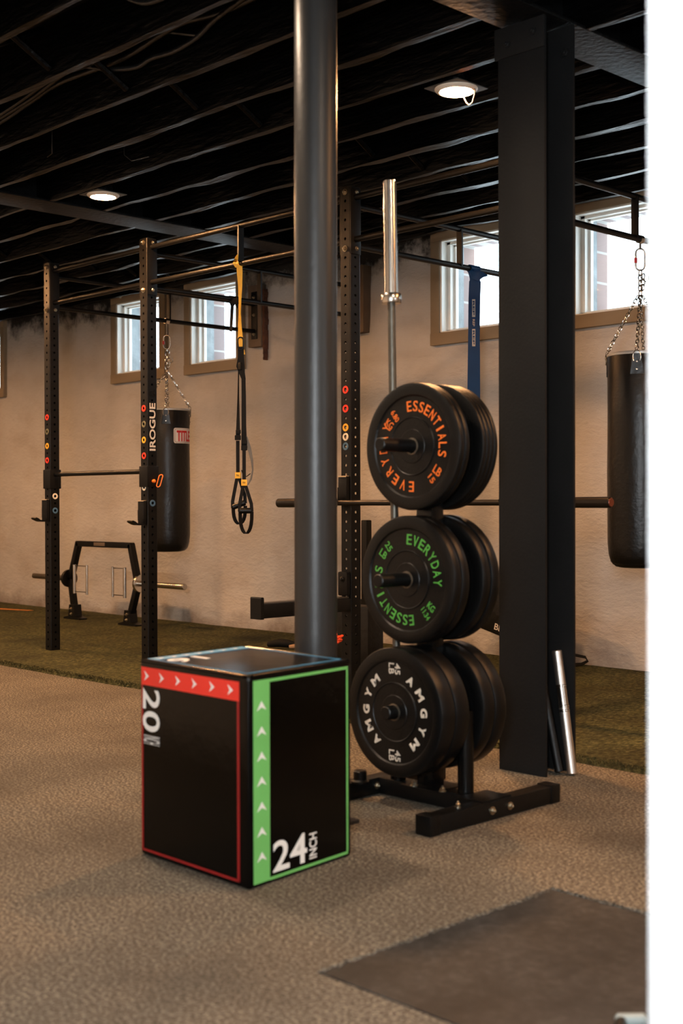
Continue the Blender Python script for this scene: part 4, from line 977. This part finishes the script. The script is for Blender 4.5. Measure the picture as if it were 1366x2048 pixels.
# ================================================================== THINGS BEHIND THE RACK
st = thing('storage_stand', (-6.0, 6.07, .02), 'short black upright tube on a small foot, behind the middle rack post', 'stand')
G().b2((-6.026, 6.045, .09), (-5.974, 6.097, .945), .008).build('stand_tube', m_black, st)
G().b2((-6.035, 6.035, .02), (-5.955, 6.11, .11), .008).build('foot', m_black, st)
G().b2((-6.10, 6.05, .325), (-6.02, 6.09, .415), .003).build('side_arm', m_black, st)
pad = thing('training_pad', (-5.12, 5.2, .02), 'black upright pad half hidden between the round pillar and the rack post', 'pad')
G().b2((-5.36, 5.15, .021), (-5.08, 5.28, .47), .012).build('pad_body', m_leather, pad)
g = G(); put_text(g, 'F', lambda a, b, h: Vector((-5.262+a, 5.149-h, .388+b)), .034, .022, bold=.02, t=.001); g.build('lettering', m_logo, pad)
oc = G()
q0 = Vector((-4.850, 4.69, .345))
for k, (dx, dz, rr) in enumerate(((0, 0, .013), (.012, .006, .012), (.008, -.012, .010), (-.008, -.016, .010))):
    oc.tube([q0+RL*(dx+rr*math.cos(a))+Vector((0, .006*math.sin(2*a), dz+rr*.8*math.sin(a+k))) for a in [2*math.pi*j/16 for j in range(16)]], .0062, 8, True)
oc.tube([q0+Vector((-.045, 0, .135)), q0+Vector((-.03, 0, .08)), q0+Vector((0, 0, .01))], .0025, 6); oc.tube([q0+Vector((0, 0, -.01))-RL*.01, q0-RL*.02+Vector((0, 0, -.025)), q0-RL*.028+Vector((0, 0, -.042))], .006, 8)
one('knotted_cord', oc, m_orange2, q0, 'bright orange knotted cord hanging under the black safety arm, beside the round pillar', 'cord')
# tilted black bench pad behind the column
bn = thing('weight_bench', (-5.0, 6.3, .02), 'tilted black bench half hidden behind the plates and steel column', 'bench')
M_ = Matrix.Rotation(math.radians(14), 3, 'Y')
G().box((-5.0, 6.42, .375), (.60, .28, .32), M_, .02).build('bench_pad', m_leather, bn)
for xx in (-4.88, -4.76): G().b2((xx-.02, 6.36, .021), (xx+.02, 6.42, .24), .003).build('leg', m_black, bn)
g = G(); put_text(g, 'BLACK', lambda a, b, h: Vector((-4.985, 6.279-h, .262))+M_@Vector((a, 0, b)), .040, .19, bold=.01, t=.001); g.build('lettering', m_logo, bn, label='pale lettering')
# black strap loop lying by the wall
lp = G(); q = []
base = Vector((-4.83, 6.62, .028))
pts = [(-.16, 0, .0), (-.09, 0, .045), (0, 0, .062), (.10, 0, .066), (.165, 0, .052), (.178, 0, .028), (.14, 0, .008), (.06, 0, .006), (-.02, 0, .028), (-.10, 0, .055), (-.17, 0, .07)]
lp.ribbon([base+RL*a+Vector((0, 0, c)) for a, b, c in pts], .03, .004, F0*1+Vector((0, 0, .5)))
one('floor_strap', lp, m_strap, base, 'looped black strap lying on the turf by the wall, right of the steel column', 'strap')
# gloves / ankle straps on the turf behind the pillar
gv = Vector((-6.82, 6.02, .02)); g1 = G()
g1.tube([gv+Vector((-.06, 0, .03))-RL*.04, gv+Vector((0, 0, .045)), gv+RL*.06+Vector((0, 0, .04)), gv+RL*.12+Vector((0, 0, .03))], [.02, .032, .03, .02], 10)
one('ankle_cuff', g1, m_strap, gv, 'small dark cuff lying on the turf just left of the round pillar', 'cuff')
g2 = G(); g2.tube([gv+RL*.09+Vector((0, -.03, .02)), gv+RL*.16+Vector((0, -.03, .025)), gv+RL*.26+Vector((0, -.02, .022))], [.014, .02, .016], 10)
one('leather_cuff', g2, m_tan, gv+RL*.1, 'small tan cuff lying on the turf beside the dark one', 'cuff')
# painted stripe on the turf
one('turf_stripe', G().add([(-12.2, 6.05, .0235), (-10.98, 6.45, .0235), (-10.98, 6.51, .0235), (-12.2, 6.22, .0235), (-12.2, 6.05, .021), (-10.98, 6.45, .021), (-10.98, 6.51, .021), (-12.2, 6.22, .021)], [(0, 1, 2, 3), (7, 6, 5, 4), (0, 4, 5, 1), (1, 5, 6, 2), (2, 6, 7, 3), (3, 7, 4, 0)]), mat('orange_turf', (176, 112, 40), .9, var=.3, vscale=40), (-11.5, 6.3, .02), 'orange stripe on the green turf at the far left', 'stripe', smooth=0)
# small clip at the lower right on the mat
cl = thing('collar_clip', (-1.44, 2.2, .002), 'small pale-ended black clip lying on the rubber mat at the bottom edge', 'clip')
G().cyl((-1.41, 2.12, .017), (-1.452, 2.198, .018), .012, n=20, bev=.003).build('clip_body', m_black, cl)
G().cyl((-1.462, 2.190, .019), (-1.415, 2.232, .021), .013, n=24, bev=.006).build('clip_end', mat('pale_plastic_end', (150, 160, 158), .35), cl, label='pale plastic end')
